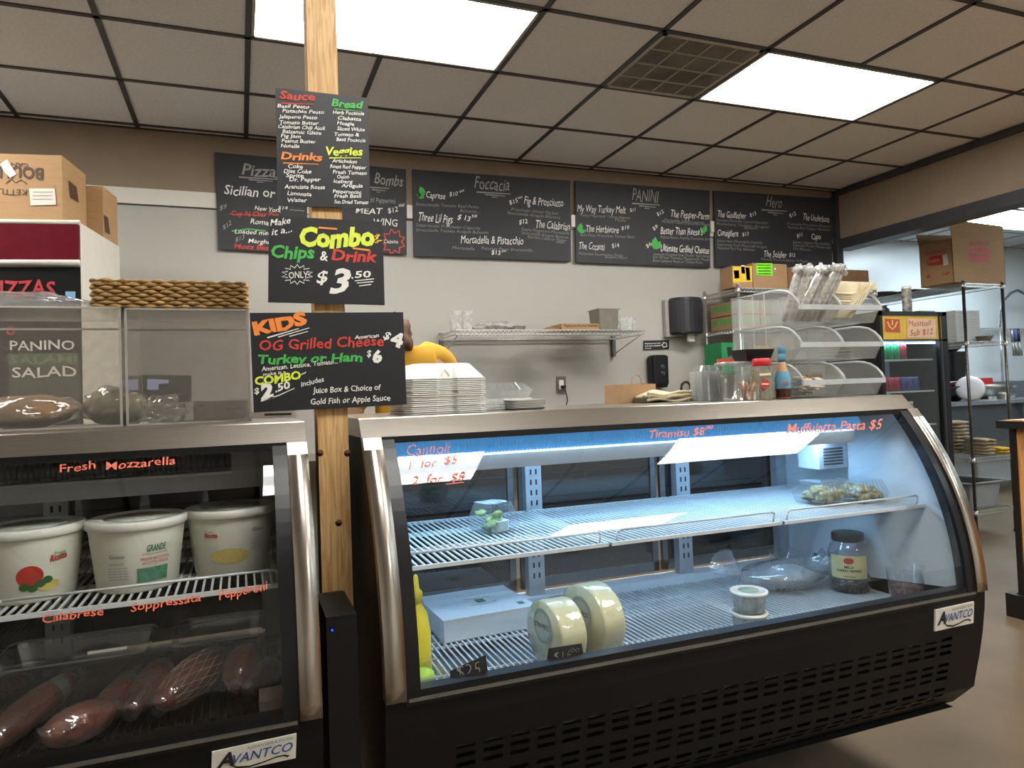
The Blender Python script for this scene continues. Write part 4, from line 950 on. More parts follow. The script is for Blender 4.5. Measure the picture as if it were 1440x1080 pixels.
# price cards
def card_(q, Y, txt, pos, label):
    t = board('price_card', label, q, Y, .002, chalk2, ((inkg, lambda I: [I.t(*a) for a in pos]),), 'price card'); return t
card_(((633, 944), (683, 921), (687, 955), (633, 966)), 1.525, '', [('$25', 643, 955, 678, 947, 18, -.02, .2)], 'black card with a chalked 25 price at the case front')
card_(((772, 912), (818, 905), (822, 930), (768, 938)), 1.525, '', [('$16', 780, 931, 804, 926, 13, -.02, .2), ('00', 803, 918, 815, 916, 6, -.02, .2)], 'black card with a chalked $16.00 price before the cheeses')
t = thing('small_tub', atZ(1105, 748, SH), 'small round salad tub lying at the back of the case floor', 'tub')
c = at(1104, 768, 2.17); t.location = (c.x, 2.17, DK)
MB().lathe([(.05, 0), (.062, .07), (.064, .075)], (c.x, 2.17, DK), 24, capt=False).build('tub_body', clearc, t); MB().lathe([(.048, .002), (.058, .04)], (c.x, 2.17, DK), 20).build('food', foodm, t)

# ================================================================== inside the left case
tubm = mat('cream_tub_plastic', 'e4e3d4', .4, var=.03)
def tub(px, label, kind, Y=1.775):
    x = at(px, 780, Y).x; c = Vector((x, Y, SH))
    t = thing('cheese_tub', c, label, 'tub', 'white cheese tubs on the left case shelf')
    MB().lathe([(.080, 0), (.083, .004), (.098, .130), (.0985, .140)], c, 40).build('tub_body', tubm, t)
    MB().lathe([(.1015, .134), (.105, .138), (.105, .151), (.101, .155), (.094, .154), (.092, .1525)], c, 40).build('lid', white_pl, t)
    MB().lathe([(.068, .1528), (.068, .1533)], c, 32).build('lid_print', mat('lid_print2', 'b9c2b4', .5, var=.25, scale=40), t)
    a0 = math.atan2(-c.y, -c.x)
    R_ = lambda z: .0832+(.0982-.0832)*z/.13+.0008
    def cp(u, v, k=0): return c+Vector(((R_(v)+k)*math.cos(a0+u), (R_(v)+k)*math.sin(a0+u), v))
    def tx(s, u0, u1, z, h, m, bold=.0, sl=0): V, P = glyphs(s, bold, .15); q = MB(); q.add([cp(u0+(u1-u0)*a, z+h*b+sl*a, .0003) for a, b in V], P); q.build('lettering', m, t, kind='stuff')
    if kind == 0:
        q = cellipse(cp, -.05, .058, .27, .022); q.build('tomato_picture', mat('tomato_print', 'b5301f', .5, var=.2, scale=40), t)
        q = MB()
        for u, z in ((-.16, .036), (-.0, .032), (.16, .040), (.3, .046)): e_ = cellipse(cp, u, z, .11, .008, .0004); q.add(e_.v, e_.f)
        q.build('leaf_picture', mat('leaf_print', '2f5a2a', .5, var=.2), t, kind='stuff')
        q = cellipse(cp, .34, .034, .24, .012, .0002); q.build('pasta_picture', mat('pasta_print', 'c9b464', .6), t)
        tx('Fresh', .42, .68, .096, .006, inkG, .02); tx('Ricotta', .34, .72, .082, .013, inkred2, .04, .004)
    if kind == 1:
        tx('BelGioioso'[3:], -.62, -.28, .078, .009, inkblack, .0); tx('INGREDIENTS', -.65, -.3, .064, .004, mat('grey_print', '6d6a66'))
        for k in range(5): tx('part skim milk whey', -.68, -.22, .056-k*.006, .0028, _m['grey_print'])
        tx('GRANDE', .18, .62, .088, .014, mat('green_print', '2f6d55', .5), .02); tx('premium whole milk', .1, .66, .081, .004, inkblack)
        tx('FRESH RICOTTA', .05, .72, .069, .006, inkred2, .01); tx('RICOTTA FRESCA', .1, .7, .060, .006, inkred2, .01)
        q = MB(); q.grid(lambda u, v: cp(u, v), [-.02+.09*k for k in range(9)], [.022, .053]); q.build('green_panel', mat('green_panel', '4f8468', .6, var=.3, scale=60), t)
        q = MB(); q.add([c+Vector((.06*math.cos(k), .03*math.sin(k*1.0)+.0, .1540)) for k in (0, .6, 1.2, 1.8, 2.4)], [(0, 1, 2, 3, 4)]); q.build('lid_swash', mat('lid_swash', 'd29a90', .6), t)
    if kind == 2:
        tx('Fresh', -.62, -.42, .105, .005, inkG, .01); tx('Ricotta', -.66, -.32, .094, .010, inkred2, .04)
        q = cellipse(cp, -.05, .048, .48, .018); q.build('pasta_picture', mat('pasta_print', 'c9b464', .6), t)
        tx('BelGioioso'[3:], .5, .85, .10, .009, inkblack)
        for k in range(5): tx('part skim milk whey', .48, .84, .082-k*.006, .0028, _m['grey_print'])
    return t
tub(45, 'white cheese tub with a tomato picture, leftmost on the shelf', 0, 1.79)
tub(194, 'white cheese tub with green lettering, between the other two tubs', 1)
tub(326, 'white cheese tub partly hidden by the case edge, rightmost', 2, 1.83)
wrap = thin('meat_wrap', (.93, .92, .9), 4, .14, haze=.09, hazecol=(.8, .76, .7), bump=1.0, bscale=48)
def meat(px, py, L_, R_, rz, col, label, tilt=0, netted=False, tipcol=None, Yc=None, zoff=0):
    c = atZ(px, py, DK+R_); c = Vector((c.x, c.y if Yc is None else Yc, DK+R_*1.16+.002+zoff+L_/2*math.sin(abs(tilt))))
    if Yc: c.x = at(px, py, Yc).x
    t = thing('wrapped_meat', (c.x, c.y, DK+zoff), label, 'meat', 'wrapped deli meats')
    M = Matrix.Translation(c) @ RZ(rz) @ Matrix.Rotation(-tilt, 4, 'Y')
    mb = MB(); secs = []; n = 14
    for i in range(n+1):
        a = i/n; r = R_*(math.sin(PI*min(max(a*.96+.02, 0), 1))**.38)
        secs.append([M @ Vector((-L_/2+L_*a, r*math.cos(b)*(1+.05*noise.noise(Vector((a*4, b, px)))), r*math.sin(b)*(1+.05*noise.noise(Vector((a*4, b*1.5, py)))))) for b in [2*PI*k/18 for k in range(18)]])
    mb.loops(secs, smooth=True); mb.build('meat', mat(*col), t)
    mb = MB(); secs = []
    for i in range(n+4):
        a = -.06+1.16*i/(n+3); r = R_*1.05*(max(.12, math.sin(PI*min(max(a, .02), .985)))**.30)
        secs.append([M @ Vector((-L_/2+L_*a, r*math.cos(b)*(1+.10*noise.noise(Vector((a*6, b*2, px*.7)))), max(-R_*1.0, r*math.sin(b)*(1+.10*noise.noise(Vector((a*6, b*2, py))))))) for b in [2*PI*k/22 for k in range(22)]])
    mb.loops(secs, smooth=True); mb.build('wrap', wrap, t)
    if netted:
        mb = MB()
        for k in range(14):
            for s_ in (1, -1):
                pts = []
                for i in range(13):
                    a = .08+.84*i/12; b = 2*PI*k/14+s_*a*1.6; r = R_*(math.sin(PI*a)**.38)*1.045; pts.append(M @ Vector((-L_/2+L_*a, r*math.cos(b), r*math.sin(b))))
                mb.path(pts, .0022, 3)
        mb.build('net', mat('net_string', 'd8c8a8', .7), t, kind='stuff')
    if tipcol:
        mb = MB(); secs = []
        for i in range(5):
            a = .72+.2*i/4; r = R_*1.03*(math.sin(PI*a)**.38); secs.append([M @ Vector((-L_/2+L_*a, r*math.cos(b), r*math.sin(b))) for b in [2*PI*k/18 for k in range(18)]])
        mb.loops(secs, False, False, True); mb.build('label_band', mat(*tipcol), t)
    return t
ham = ('smoked_meat', '74412f', .28, 0, .45, 30, .9, 50); sal = ('salami', '6e3f38', .3, 0, .5, 90, .9, 60); rd = ('red_meat', '8e4030', .28, 0, .4, 36, .9, 50); pk_ = ('pink_meat', '965648', .3, 0, .5, 40, .9, 45)
grey_t = ('grey_band', '8b8f84', .5); red_t = ('red_band', 'a03428', .5)
meat(42, 1018, .27, .036, 62, ham, 'long wrapped smoked meat leaning, nearest the left edge of picture', tilt=.15, tipcol=grey_t)
meat(112, 1022, .145, .040, 40, pk_, 'short pink wrapped meat low beside the long smoked one', tipcol=None)
meat(163, 990, .20, .032, 72, rd, 'slim wrapped meat with pale band, between two thicker ones', tilt=.1, tipcol=grey_t)
meat(212, 975, .21, .038, 75, ham, 'wrapped speckled salami with grey band left of netted ham', tilt=.12, tipcol=grey_t)
meat(272, 965, .24, .044, 58, rd, 'wrapped meat in white string net, lying in the left case', tilt=.12, netted=True)
meat(342, 955, .15, .044, 82, rd, 'rounded red wrapped ham with pale label right of the netted one', tilt=.25, tipcol=red_t)
meat(368, 905, .15, .040, 65, sal, 'dark wrapped salami resting highest at right end of left case', Yc=1.84, zoff=.0)
meat(-8, 985, .2, .04, 60, pk_, 'wrapped meat cut off by the left edge of the picture')
c = at(385, 965, 1.64)
MB().box(c.x-.03, c.x+.03, 1.66, 1.74, DK, DK+.06).build('meat_packet', mat('red_white_packet', 'b8a8a0', .4, var=.4, scale=8), label='small red and white meat packet at the right wall of left case', cat='packet')
for k, (px, w_1) in enumerate(((310, .15), (110, .22))):
    x = at(px, 900, 2.02).x; t = thing('clear_bowl', (x, 2.02, DK), 'large clear plastic tub behind the meats, %s' % ('right one' if k == 0 else 'left one'), 'tub', 'clear tubs behind the meats')
    MB().frus((x, 2.02, DK), w_1*1.2, .18, w_1*1.5, .22, .13, cap1=False, r=.03).build('tub_body', clearc, t)
    MB().blob((x, 2.02, DK+.04), w_1*.5, .07, .035, .2, 2, k, 16, 10).build('contents', mat('dark_olives', '4c3c30', .5, var=.4, scale=40), t)
    mb = MB(); mb.frus((x, 2.02, DK+.13), w_1*1.55, .228, w_1*1.55, .228, .005, cap0=False, cap1=False, r=.03); mb.build('rim', thin('cloudy_rim', (.85, .87, .87)), t)

# ================================================================== on the left case
def acr(x0, x1, y0, y1, z0, z1, label, rear=None):
    t = thing('acrylic_box', ((x0+x1)/2, (y0+y1)/2, z0), label, 'display box', 'acrylic display boxes on the left case'); th = .005
    MB().box(x0, x1, y0, y0+th, z0, z1-th).build('front_panel', acryl, t); MB().box(x0, x1, y1-th, y1, z0, z1-th).build('rear_panel', rear or acryl, t)
    MB().box(x0, x0+th, y0+th, y1-th, z0, z1-th).build('side_panel', acryl, t); MB().box(x1-th, x1, y0+th, y1-th, z0, z1-th).build('side_panel', acryl, t)
    MB().box(x0, x1, y0, y1, z1-th, z1).build('top_panel', acryl, t)
    for xa in (x0, x1-th):
        MB().box(xa-.0005, xa+th+.0005, y0-.0008, y0+th, z0, z1).build('edge', acryl_e, t); MB().box(xa-.0005, xa+th+.0005, y1-th, y1+.0008, z0, z1).build('edge', acryl_e, t)
    for za in (z0, z1-th):
        MB().box(x0, x1, y0-.0008, y0+th, za, za+th).build('edge', acryl_e, t); MB().box(x0, x1, y1-th, y1+.0008, za, za+th).build('edge', acryl_e, t)
    MB().box(x0, x1, y0+.1, y0+.108, z1-.05, z1-.045).build('inner_ledge', acryl_e, t)
    return t
ZA = 1.563
acr(-.278, .026, 2.02, 2.30, ZS_, ZA, 'clear acrylic display box under the woven tray', thin('grey_acrylic', (.78, .76, .75), 1.6, .05, haze=.06, hazecol=(.4, .39, .38)))  # grey tint put into the rear panel; the other panels stay clear
acr(-.90, -.284, 2.00, 2.30, ZS_, ZA, 'clear acrylic display box at the left edge, bread inside')
brd = mat('crusty_bread', 'b98a5c', .7, var=.25, scale=14, bump=.4, bscale=40); brdp = mat('pale_dough', 'a59a78', .7, var=.2, scale=14)
def loaf(px, Y, rx, ry, rz_, m, label, seed):
    x = at(px, 580, Y).x; t = thing('wrapped_bread', (x, Y, ZS_), label, 'bread')
    MB().blob((x, Y, ZS_+rz_), rx*.93, ry*.93, rz_*.95, .08, 1.4, seed, 24, 14, flat=.95).build('bread', m, t)
    MB().blob((x, Y, ZS_+rz_*1.02), rx, ry, rz_, .14, 2.2, seed+3, 28, 16, flat=.97).build('wrap', bagm, t); return t
loaf(40, 2.14, .125, .09, .045, brd, 'brown loaf of bread wrapped in film, left acrylic box', 2)
loaf(163, 2.14, .085, .08, .052, brdp, 'pale bread in a crumpled clear bag below the woven tray', 4)
x = at(215, 580, 2.12).x; MB().blob((x+.02, 2.12, ZS_+.035), .06, .05, .034, .35, 2.6, 11, 24, 14, flat=.95).build('crumpled_film', bagm, label='loose crumpled clear film beside the pale bread', cat='plastic film')
x = at(35, 440, 2.12).x
mb = MB(); mb.blob((x-.02, 2.13, ZA+.026), .15, .09, .024, .22, 2.4, 21, 28, 12, flat=.95); mb.build('crumpled_bag', bagm, label='crumpled clear plastic bag lying on the left acrylic box', cat='bag')
# woven tray upside down
wk = mat('wicker', 'b8955c', .7, var=.25, scale=60); wkd = mat('wicker_dark', '6b4f2c', .8, var=.3, scale=60)
x0, x1 = at(131, 430, 2.03).x, at(345, 430, 2.03).x; z0, z1 = ZA+.0005, ZA+.078
t = thing('woven_tray', ((x0+x1)/2, 2.16, z0), 'shallow rectangular woven straw basket on top of the acrylic boxes', 'basket')
y0, y1 = 2.03, 2.28
MB().box(x0+.008, x1-.008, y0+.008, y1-.008, z0, z1-.010).build('core', wkd, t)
rowsn = 8; 
for r_ in range(rowsn):
    z = z0+.005+(z1-z0-.010)*r_/(rowsn-1); pts = []
    per = []
    nx, ny = 36, 24
    for k in range(nx): per.append((x0+(x1-x0)*k/nx, y0, 0, -1))
    for k in range(ny): per.append((x1, y0+(y1-y0)*k/ny, 1, 0))
    for k in range(nx): per.append((x1-(x1-x0)*k/nx, y1, 0, 1))
    for k in range(ny): per.append((x0, y1-(y1-y0)*k/ny, -1, 0))
    for k, (a, b_, nx_, ny_) in enumerate(per+per[:1]):
        s_ = .005*math.sin(k*PI/2.0+(r_ % 2)*PI); pts.append((a+nx_*s_, b_+ny_*s_, z+random.uniform(-.0008, .0008)))
    MB().tube(pts, [.0042*(1+.45*math.sin(q*PI/2+(r_ % 2)*PI)) for q in range(len(pts))], 6).build('woven_strand', wk, t)
mb = MB()
for k in range(30):
    a = x0+.01+(x1-x0-.02)*k/29; mb.box(a-.005, a+.005, y0+.004, y1-.004, z1-.012, z1-.006)
mb.build('base_weave', wk, t, kind='stuff')

# things behind the acrylic boxes: till printer and cartons on the case
pm = mat('printer_grey', '2a2b30', .4)
t = thing('label_printer', (at(235, 560, 2.33).x, 2.335, ZS_), 'dark till terminal with small lit screen behind the acrylic box', 'terminal')
xa, xb = at(200, 545, 2.315).x, at(269, 545, 2.315).x
xm = (xa+xb)/2
MB().box(xa+.02, xb-.02, 2.312, 2.352, ZS_, ZS_+.055).build('stand', mat('printer_pale', 'a39f98', .5), t)
mb = MB(); mb.loops([[(xa, 2.309, ZS_+.055), (xb, 2.309, ZS_+.060), (xb, 2.309, at(269, 528, 2.309).z), (xa, 2.309, at(200, 527, 2.309).z)], [(xa, 2.33, ZS_+.055), (xb, 2.33, ZS_+.060), (xb, 2.33, at(269, 528, 2.3).z), (xa, 2.33, at(200, 527, 2.3).z)]]); mb.build('screen_housing', pm, t)
q = [at(207, 548, 2.3075), at(223, 548, 2.3075), at(223, 540, 2.3075), at(237, 539, 2.3075), at(237, 534, 2.3075), at(207, 533, 2.3075)]
mb = MB(); mb.add(q, [tuple(range(6))]); mb.build('screen', mat('screen_lit', 'b8c4f0', .4, emit=.6), t)
cb = mat('pale_carton', 'b5ab9c', .7)
for px0_, px1_, lab in ((272, 350, 'pale lettered carton seen through the right acrylic box'), (352, 416, 'low pale carton with printed label under the kids sign')):
    xa, xb = at(px0_, 575, 2.31).x, at(px1_, 575, 2.31).x; zt = at(px0_+20, 564, 2.31).z if px0_ < 300 else at(380, 578, 2.31).z
    t = thing('carton', ((xa+xb)/2, 2.335, ZS_), lab, 'box'); MB().box(xa, xb, 2.312, 2.358, ZS_, zt).build('carton_body', cb, t)
    I = Ink(lambda u, v: at(u, v, 2.3105))
    if px0_ < 300: I.t('AmaPack', 318, 577, 345, 575, 4, .02); I.t('Food Service', 316, 584, 345, 583, 2.5); I.line([(278, 571), (288, 570)], 3)
    else: I.line([(372, 583), (410, 582)], 3)
    I.build(inkblack, t)

# ================================================================== pizza display freezer behind, with its cartons
ar = math.radians(-9.7); FY = 3.53
nr = at(114, 400, FY); ex = Vector((math.cos(ar), math.sin(ar), 0)); ey = Vector((-math.sin(ar), math.cos(ar), 0))
def fp(a, b_, z): return Vector((nr.x, FY, 0))-ex*a+ey*b_+Vector((0, 0, z))      # a to the left along the front, b backwards
def fbox(a0, a1, b0, b1, z0, z1): 
    m = MB(); m.loops([[fp(a0, b0, z0), fp(a1, b0, z0), fp(a1, b1, z0), fp(a0, b1, z0)][::-1], [fp(a0, b0, z1), fp(a1, b0, z1), fp(a1, b1, z1), fp(a0, b1, z1)][::-1]]); return m
ft = at(114, 313, FY).z
t = thing('display_freezer', fp(.4, .25, 0), 'white upright freezer with dark red header and pizza lettering, far left', 'freezer')
fw = mat('freezer_white', 'cfcabf', .35, var=.03)
fbox(0, .80, 0, .50, .08, ft).build('cabinet', fw, t)
def fs(px, py):   # pixel -> point on the plane of the freezer front, 6 mm proud
    d = ray(px, py); n = ey; k = ((fp(0, -.008, 0)-CAM).dot(n))/d.dot(n); return CAM+d*k
def ff(px, py, o=.0): 
    d = ray(px, py); n = ey; k = ((fp(0, -.008-o, 0)-CAM).dot(n))/d.dot(n); return CAM+d*k
zr0, zr1 = fs(113, 366).z, fs(113, 317).z
fbox(.0, .80, -.02, 0, zr0, ft-.01).build('red_header', mat('dark_red_panel', '5e1220', .22, var=.08), t)
MB().tube([fp(-.004, -.012, ft-.004), fp(.80, -.012, ft-.004)], .012, 10).build('top_bead', fw, t)
MB().tube([fp(-.0, -.014, zr0-.012), fp(.80, -.014, zr0-.012)], .014, 10).build('lower_bead', fw, t)
fbox(-.0, .80, -.006, 0, .2, zr0-.03).build('door', blackpl, t)
I = Ink(lambda u, v: ff(u, v, .002)); I.t('PIZZAS', -15, 416, 78, 416, 21, .02, 0); I.t('O', 8, 471, 22, 471, 12, .04, 0); I.build(mat('red_letters', 'b5343a', .5), t)
I = Ink(lambda u, v: ff(u, v, .002)); I.poly([(92, 410), (106, 410), (106, 423), (92, 423)]); I.build(mat('blue_sticker', '7fa8cc', .5), t, 'sticker')
I = Ink(lambda u, v: ff(u, v, .001)); I.poly([(10, 498), (110, 496), (110, 513), (12, 515)]); I.build(mat('dark_green_band', '4f6048', .6), t, 'green_band')
I = Ink(lambda u, v: ff(u, v, .003)); I.t('PANINO', 14, 493, 105, 491, 13, .01, 0); I.t('SALAD', 17, 531, 108, 529, 14, .01, 0); I.build(inkw, t)
I = Ink(lambda u, v: ff(u, v, .003)); I.t('SALAMI', 14, 512, 108, 510, 11, .01, 0); I.build(mat('moss_letters', '74866a', .6), t)
I = Ink(lambda u, v: ff(u, v, .000)); I.poly([(12, 500), (112, 500), (113, 590), (14, 590)]); I.build(mat('grey_panel', '4b473f', .5), t, 'lower_panel')
# cartons on the freezer
def carton(a0, a1, b0, b1, z0, z1, label, prints):
    t = thing('cardboard_box', fp((a0+a1)/2, (b0+b1)/2, z0), label, 'box', 'cardboard boxes on the freezer')
    fbox(a0, a1, b0, b1, z0, z1-.002).build('carton_body', card, t)
    fbox(a0, a1, b0, (b0+b1)/2-.002, z1-.002, z1).build('flap', card, t); fbox(a0, a1, (b0+b1)/2+.002, b1, z1-.002, z1).build('flap', card, t)
    prints(t); return t
a0 = (Vector((nr.x, FY, 0))-at(80, 300, FY*.99)).dot(ex)
def pf(b_):
    def f(px, py):
        d = ray(px, py); n = ey; k = ((fp(0, b_, 0)-CAM).dot(n))/d.dot(n); return CAM+d*k
    return f
def ps(a_):
    def f(px, py):
        d = ray(px, py); n = ex; k = ((fp(a_, 0, 0)-CAM).dot(n))/d.dot(n); return CAM+d*k
    return f
def p1(t):
    g = pf(.008); I = Ink(g); I.t('BOULDER', 61, 236, -38, 232, 16, .03, 0); I.t('CANYON', 40, 230, -10, 227, 5, .02, 0); I.t('KETTLE CUT', 38, 267, -40, 264, 8, .0, 0)
    I.line([(8, 258), (16, 252), (22, 257), (30, 253), (38, 259)], 1.5); I.build(inkbrown, t)
    I = Ink(pf(.007)); I.poly([(41, 265), (77, 265), (79, 288), (43, 289)]); I.poly([(0, 230), (10, 224), (23, 245), (14, 250), (5, 240)]); I.build(mat('paper_label', 'd2cdc0', .6), t, 'paper_label')
    I = Ink(pf(.006)); 
    for q in range(3): I.line([(46, 270+q*5), (74, 270+q*5)], 1.2)
    I.build(inkg, t)
    I = Ink(ps(a0-.002)); I.poly([(96, 253), (108, 263), (111, 285), (99, 278)]); I.build(inkbrown, t, 'side_print')
zt1 = at(80, 212, FY*.99).z
carton(a0, a0+.48, .01, .28, ft+.008, zt1, 'brown cardboard box with upside-down lettering on the freezer', p1)
zt2 = pf(.3)(122, 262).z
def p2(t):
    I = Ink(ps(.003-.002)); I.poly([(146, 302), (152, 306), (155, 330), (148, 326)]); I.build(inkbrown, t, 'side_print')
carton(.003, .40, .29, .49, ft+.001, zt2, 'second cardboard box, behind the one with lettering', p2)

# ================================================================== back wall: shelf, outlet, dispensers
YWF = YW-.006
def wire_shelf(mb_root, x0, x1, y0, y1, z, m, name='shelf', truss=True):
    s = MB()
    for zz in (z, z-.028):
        for q in ((x0, x1, y0-.003, y0+.003), (x0, x1, y1-.003, y1+.003), (x0-.003, x0+.003, y0, y1), (x1-.003, x1+.003, y0, y1)): s.box(*q, zz-.003, zz+.003)
    o = s.build(name, m, mb_root)
    w = MB(); n = int((x1-x0)/.03)
    for k in range(n+1):
        x = x0+(x1-x0)*k/n; w.box(x-.0016, x+.0016, y0, y1, z-.001, z+.0025)
        if k < n:
            xm = x+(x1-x0)/n/2
            for yy in (y0, y1): w.bar((x, yy, z), (xm, yy, z-.028), .0045, n=3); w.bar((xm, yy, z-.028), (x+(x1-x0)/n, yy, z), .0045, n=3)
    ny = max(3, int((y1-y0)/.03))
    for k in range(ny):
        y = y0+(y1-y0)*k/ny; yn = y0+(y1-y0)*(k+1)/ny
        for xx in (x0, x1): w.bar((xx, y, z), (xx, (y+yn)/2, z-.028), .003, n=3); w.bar((xx, (y+yn)/2, z-.028), (xx, yn, z), .003, n=3)
    w.build('shelf_wires', m, o, kind='stuff'); return o
sz = 1.775; sy0 = 4.16
sx0, sx1 = at(640, 465, sy0).x, at(880, 465, sy0).x
sx0 = at(641, 462, sy0).x; sx1 = at(908, 464, sy0).x
sx1 = min(sx1, 2.99)
zsh = at(760, 464, sy0).z
t = thing('wall_shelf', ((sx0+sx1)/2, 4.38, zsh-.2), 'chrome wire wall shelf holding boxes and pans', 'shelf')
wire_shelf(t, sx0, sx1, sy0, YWF-.03, zsh, chrome)
for x in (sx0+.02, sx1-.02):
    br = MB(); br.box(x-.012, x+.012, YWF-.03, YWF, zsh-.16, zsh+.02); br = br.build('bracket', mat('grey_bracket', '6b6a68', .4, .6), t)
    MB().path([(x, sy0+.03, zsh-.03), (x, YWF-.03, zsh-.14)], .010, 6).build('brace', chrome, br)
zi = zsh+.004
def s_at(px, Y): return at(px, 465, Y).x
for k, px in enumerate((633, 648)):
    x = s_at(px+8, 4.28); hh = at(650, 438, 4.28).z-zi
    for q in range(1):
        m = MB(); m.frus((x, 4.28, zi), .058, .075, .07, .09, hh, r=.012); m.build('clear_cup_stack', clear_st, label='upright sleeve of clear cups on the wall shelf, %s' % ('left', 'right')[k], cat='cups', group='cup sleeves on the wall shelf')
x = s_at(695, 4.3); m = MB(); m.blob((x, 4.3, zi+.03), .15, .09, .035, .2, 2, 3, 24, 12, flat=.8); m.build('bag_of_bread', thin('white_bag', (.9, .9, .9), 3, .2, haze=.6, hazecol=(.85, .83, .8), bump=.6), label='white plastic bag lying flat on the wall shelf', cat='bag')
x = s_at(727, 4.26); m = MB(); m.frus((x, 4.26, zi), .10, .07, .11, .08, .03, r=.02); m.build('metal_tray', steel, label='small shiny metal tray beside the white bag on wall shelf', cat='tray')
xa, xb = s_at(790, 4.22), s_at(843, 4.22); zt = at(810, 455, 4.22).z
t = thing('pizza_box', ((xa+xb)/2, 4.32, zi), 'flat brown takeout box printed thank you on the wall shelf', 'box')
MB().box(xa, xb, 4.22, 4.42, zi, zt).build('box_body', card, t)
m = MB(); m.loops([[(xa-.11, 4.40, zi), (xa, 4.22, zi), (xa, 4.22, zi+.004), (xa-.11, 4.40, zi+.004)], [(xa-.11, 4.42, zi), (xa, 4.42, zi), (xa, 4.42, zt), (xa-.01, 4.42, zt)]]); m.build('box_flap', card2, t)
I = Ink(lambda u, v: at(u, v, 4.218)); I.t('Thank you for your business', 793, 460, 841, 459, 3.5, .02); I.build(inkbrown, t)
def pan_(px0_, px1_, pyt, Y, label, m_, n='steel_pan'):
    xa, xb = s_at(px0_, Y), s_at(px1_, Y); h_ = at(px0_, pyt, Y).z-zi; c = ((xa+xb)/2, Y+.08, zi)
    t = thing(n, c, label, 'pan'); MB().frus(c, (xb-xa)*.88, .14, xb-xa, .16, h_, cap1=False, r=.012).build('pan_body', m_, t)
    MB().frus((c[0], c[1], zi+h_-.002), (xb-xa)*1.1, .18, (xb-xa)*1.1, .18, .003, cap0=(m_ is steel), cap1=(m_ is steel)).build('rim', m_, t); return t
pm_ = mat('dull_steel', '8f8a80', .4, .8, var=.1)
pan_(843, 872, 434, 4.26, 'deep steel food pan on the wall shelf right end', pm_)
pan_(873, 896, 445, 4.24, 'clear plastic food pan rightmost on the wall shelf', clear_st, 'clear_pan')
# outlet with plug and cord
p = at(789, 541, YWF); t = thing('outlet', (p.x, YWF-.005, p.z-.06), 'grey wall outlet with a black plug and cord', 'outlet')
MB().box(p.x-.037, p.x+.037, YWF-.006, YWF, p.z-.06, p.z+.06).build('plate', mat('outlet_plate', '6e6c68', .4, .5), t)
MB().box(p.x-.018, p.x+.018, YWF-.008, YWF-.006, p.z-.034, p.z+.034).build('socket', white_pl, t)
MB().box(p.x-.008, p.x+.022, YWF-.035, YWF-.008, p.z-.028, p.z-.006).build('plug', blackpl, t)
pts = [at(790, 546, 4.555), at(795, 548, 4.55), at(797, 556, 4.55), at(798, 564, 4.55), at(796, 570, 4.56), at(794, 585, 4.565)]
MB().tube(pts, .004, 8).build('cord', blackpl, t)
# soap dispenser
p = at(928, 519, 4.52); w_ = .085
t = thing('soap_dispenser', (p.x, 4.54, at(928, 544, 4.5).z), 'black soap dispenser on the wall above the cloth', 'dispenser')
z0, z1 = at(928, 545, 4.5).z, at(928, 499, 4.5).z
m = MB(); m.frus((p.x, 4.545, z0), .11, .09, .14, .10, (z1-z0)*.15, r=.02); m.frus((p.x, 4.545, z0+(z1-z0)*.15), .14, .10, .145, .10, (z1-z0)*.8, r=.025); m.frus((p.x, 4.545, z0+(z1-z0)*.95), .145, .10, .12, .07, (z1-z0)*.05, r=.02); m.build('housing', blackpl, t)
for k, dz in enumerate((.42, .62)):
    MB().blob((p.x+.015, 4.494, z0+(z1-z0)*dz), .022, .004, .022, .02, 1, k, 14, 8).build('window', mat('dispenser_window', '3a4048', .15, .4), t)
# sink tap
p = at(966, 560, 4.30); zt = at(966, 537, 4.3).z; zb = at(966, 562, 4.3).z
t = thing('bar_tap', (p.x, 4.30, zb-.25), 'black gooseneck tap beyond the case beside the cloth', 'tap')
MB().tube([(p.x-.045, 4.3, zb-.25), (p.x-.045, 4.3, zt-.05), (p.x-.038, 4.3, zt-.018), (p.x-.016, 4.3, zt-.002), (p.x+.010, 4.3, zt-.002), (p.x+.030, 4.3, zt-.018), (p.x+.036, 4.3, zt-.055)], .010, 10).build('spout', blackpl, t)
MB().tube([(p.x+.036, 4.3, zt-.056), (p.x+.036, 4.3, zt-.085)], .014, 10).build('nozzle', chrome, t)
m = MB(); m.box(p.x-.01, p.x+.06, 4.22, 4.26, zb-.25, zb+.03); m.build('soap_caddy', char_met, label='dark grey caddy at the foot of the tap', cat='caddy')
# back counter the tap stands on
zc_ = zb-.25
t = thing('back_counter', (1.6, 4.3, 0), 'long steel work counter along the back wall, behind the cases', 'counter')
MB().box(-.4, 3.36, 4.02, YWF-.01, zc_-.04, zc_-.001).build('worktop', steel, t)
for x in (-.35, 1.45, 3.3):
    for y in (4.06, 4.55): MB().box(x-.02, x+.02, y-.02, y+.02, 0, zc_-.04).build('leg', chrome, t)
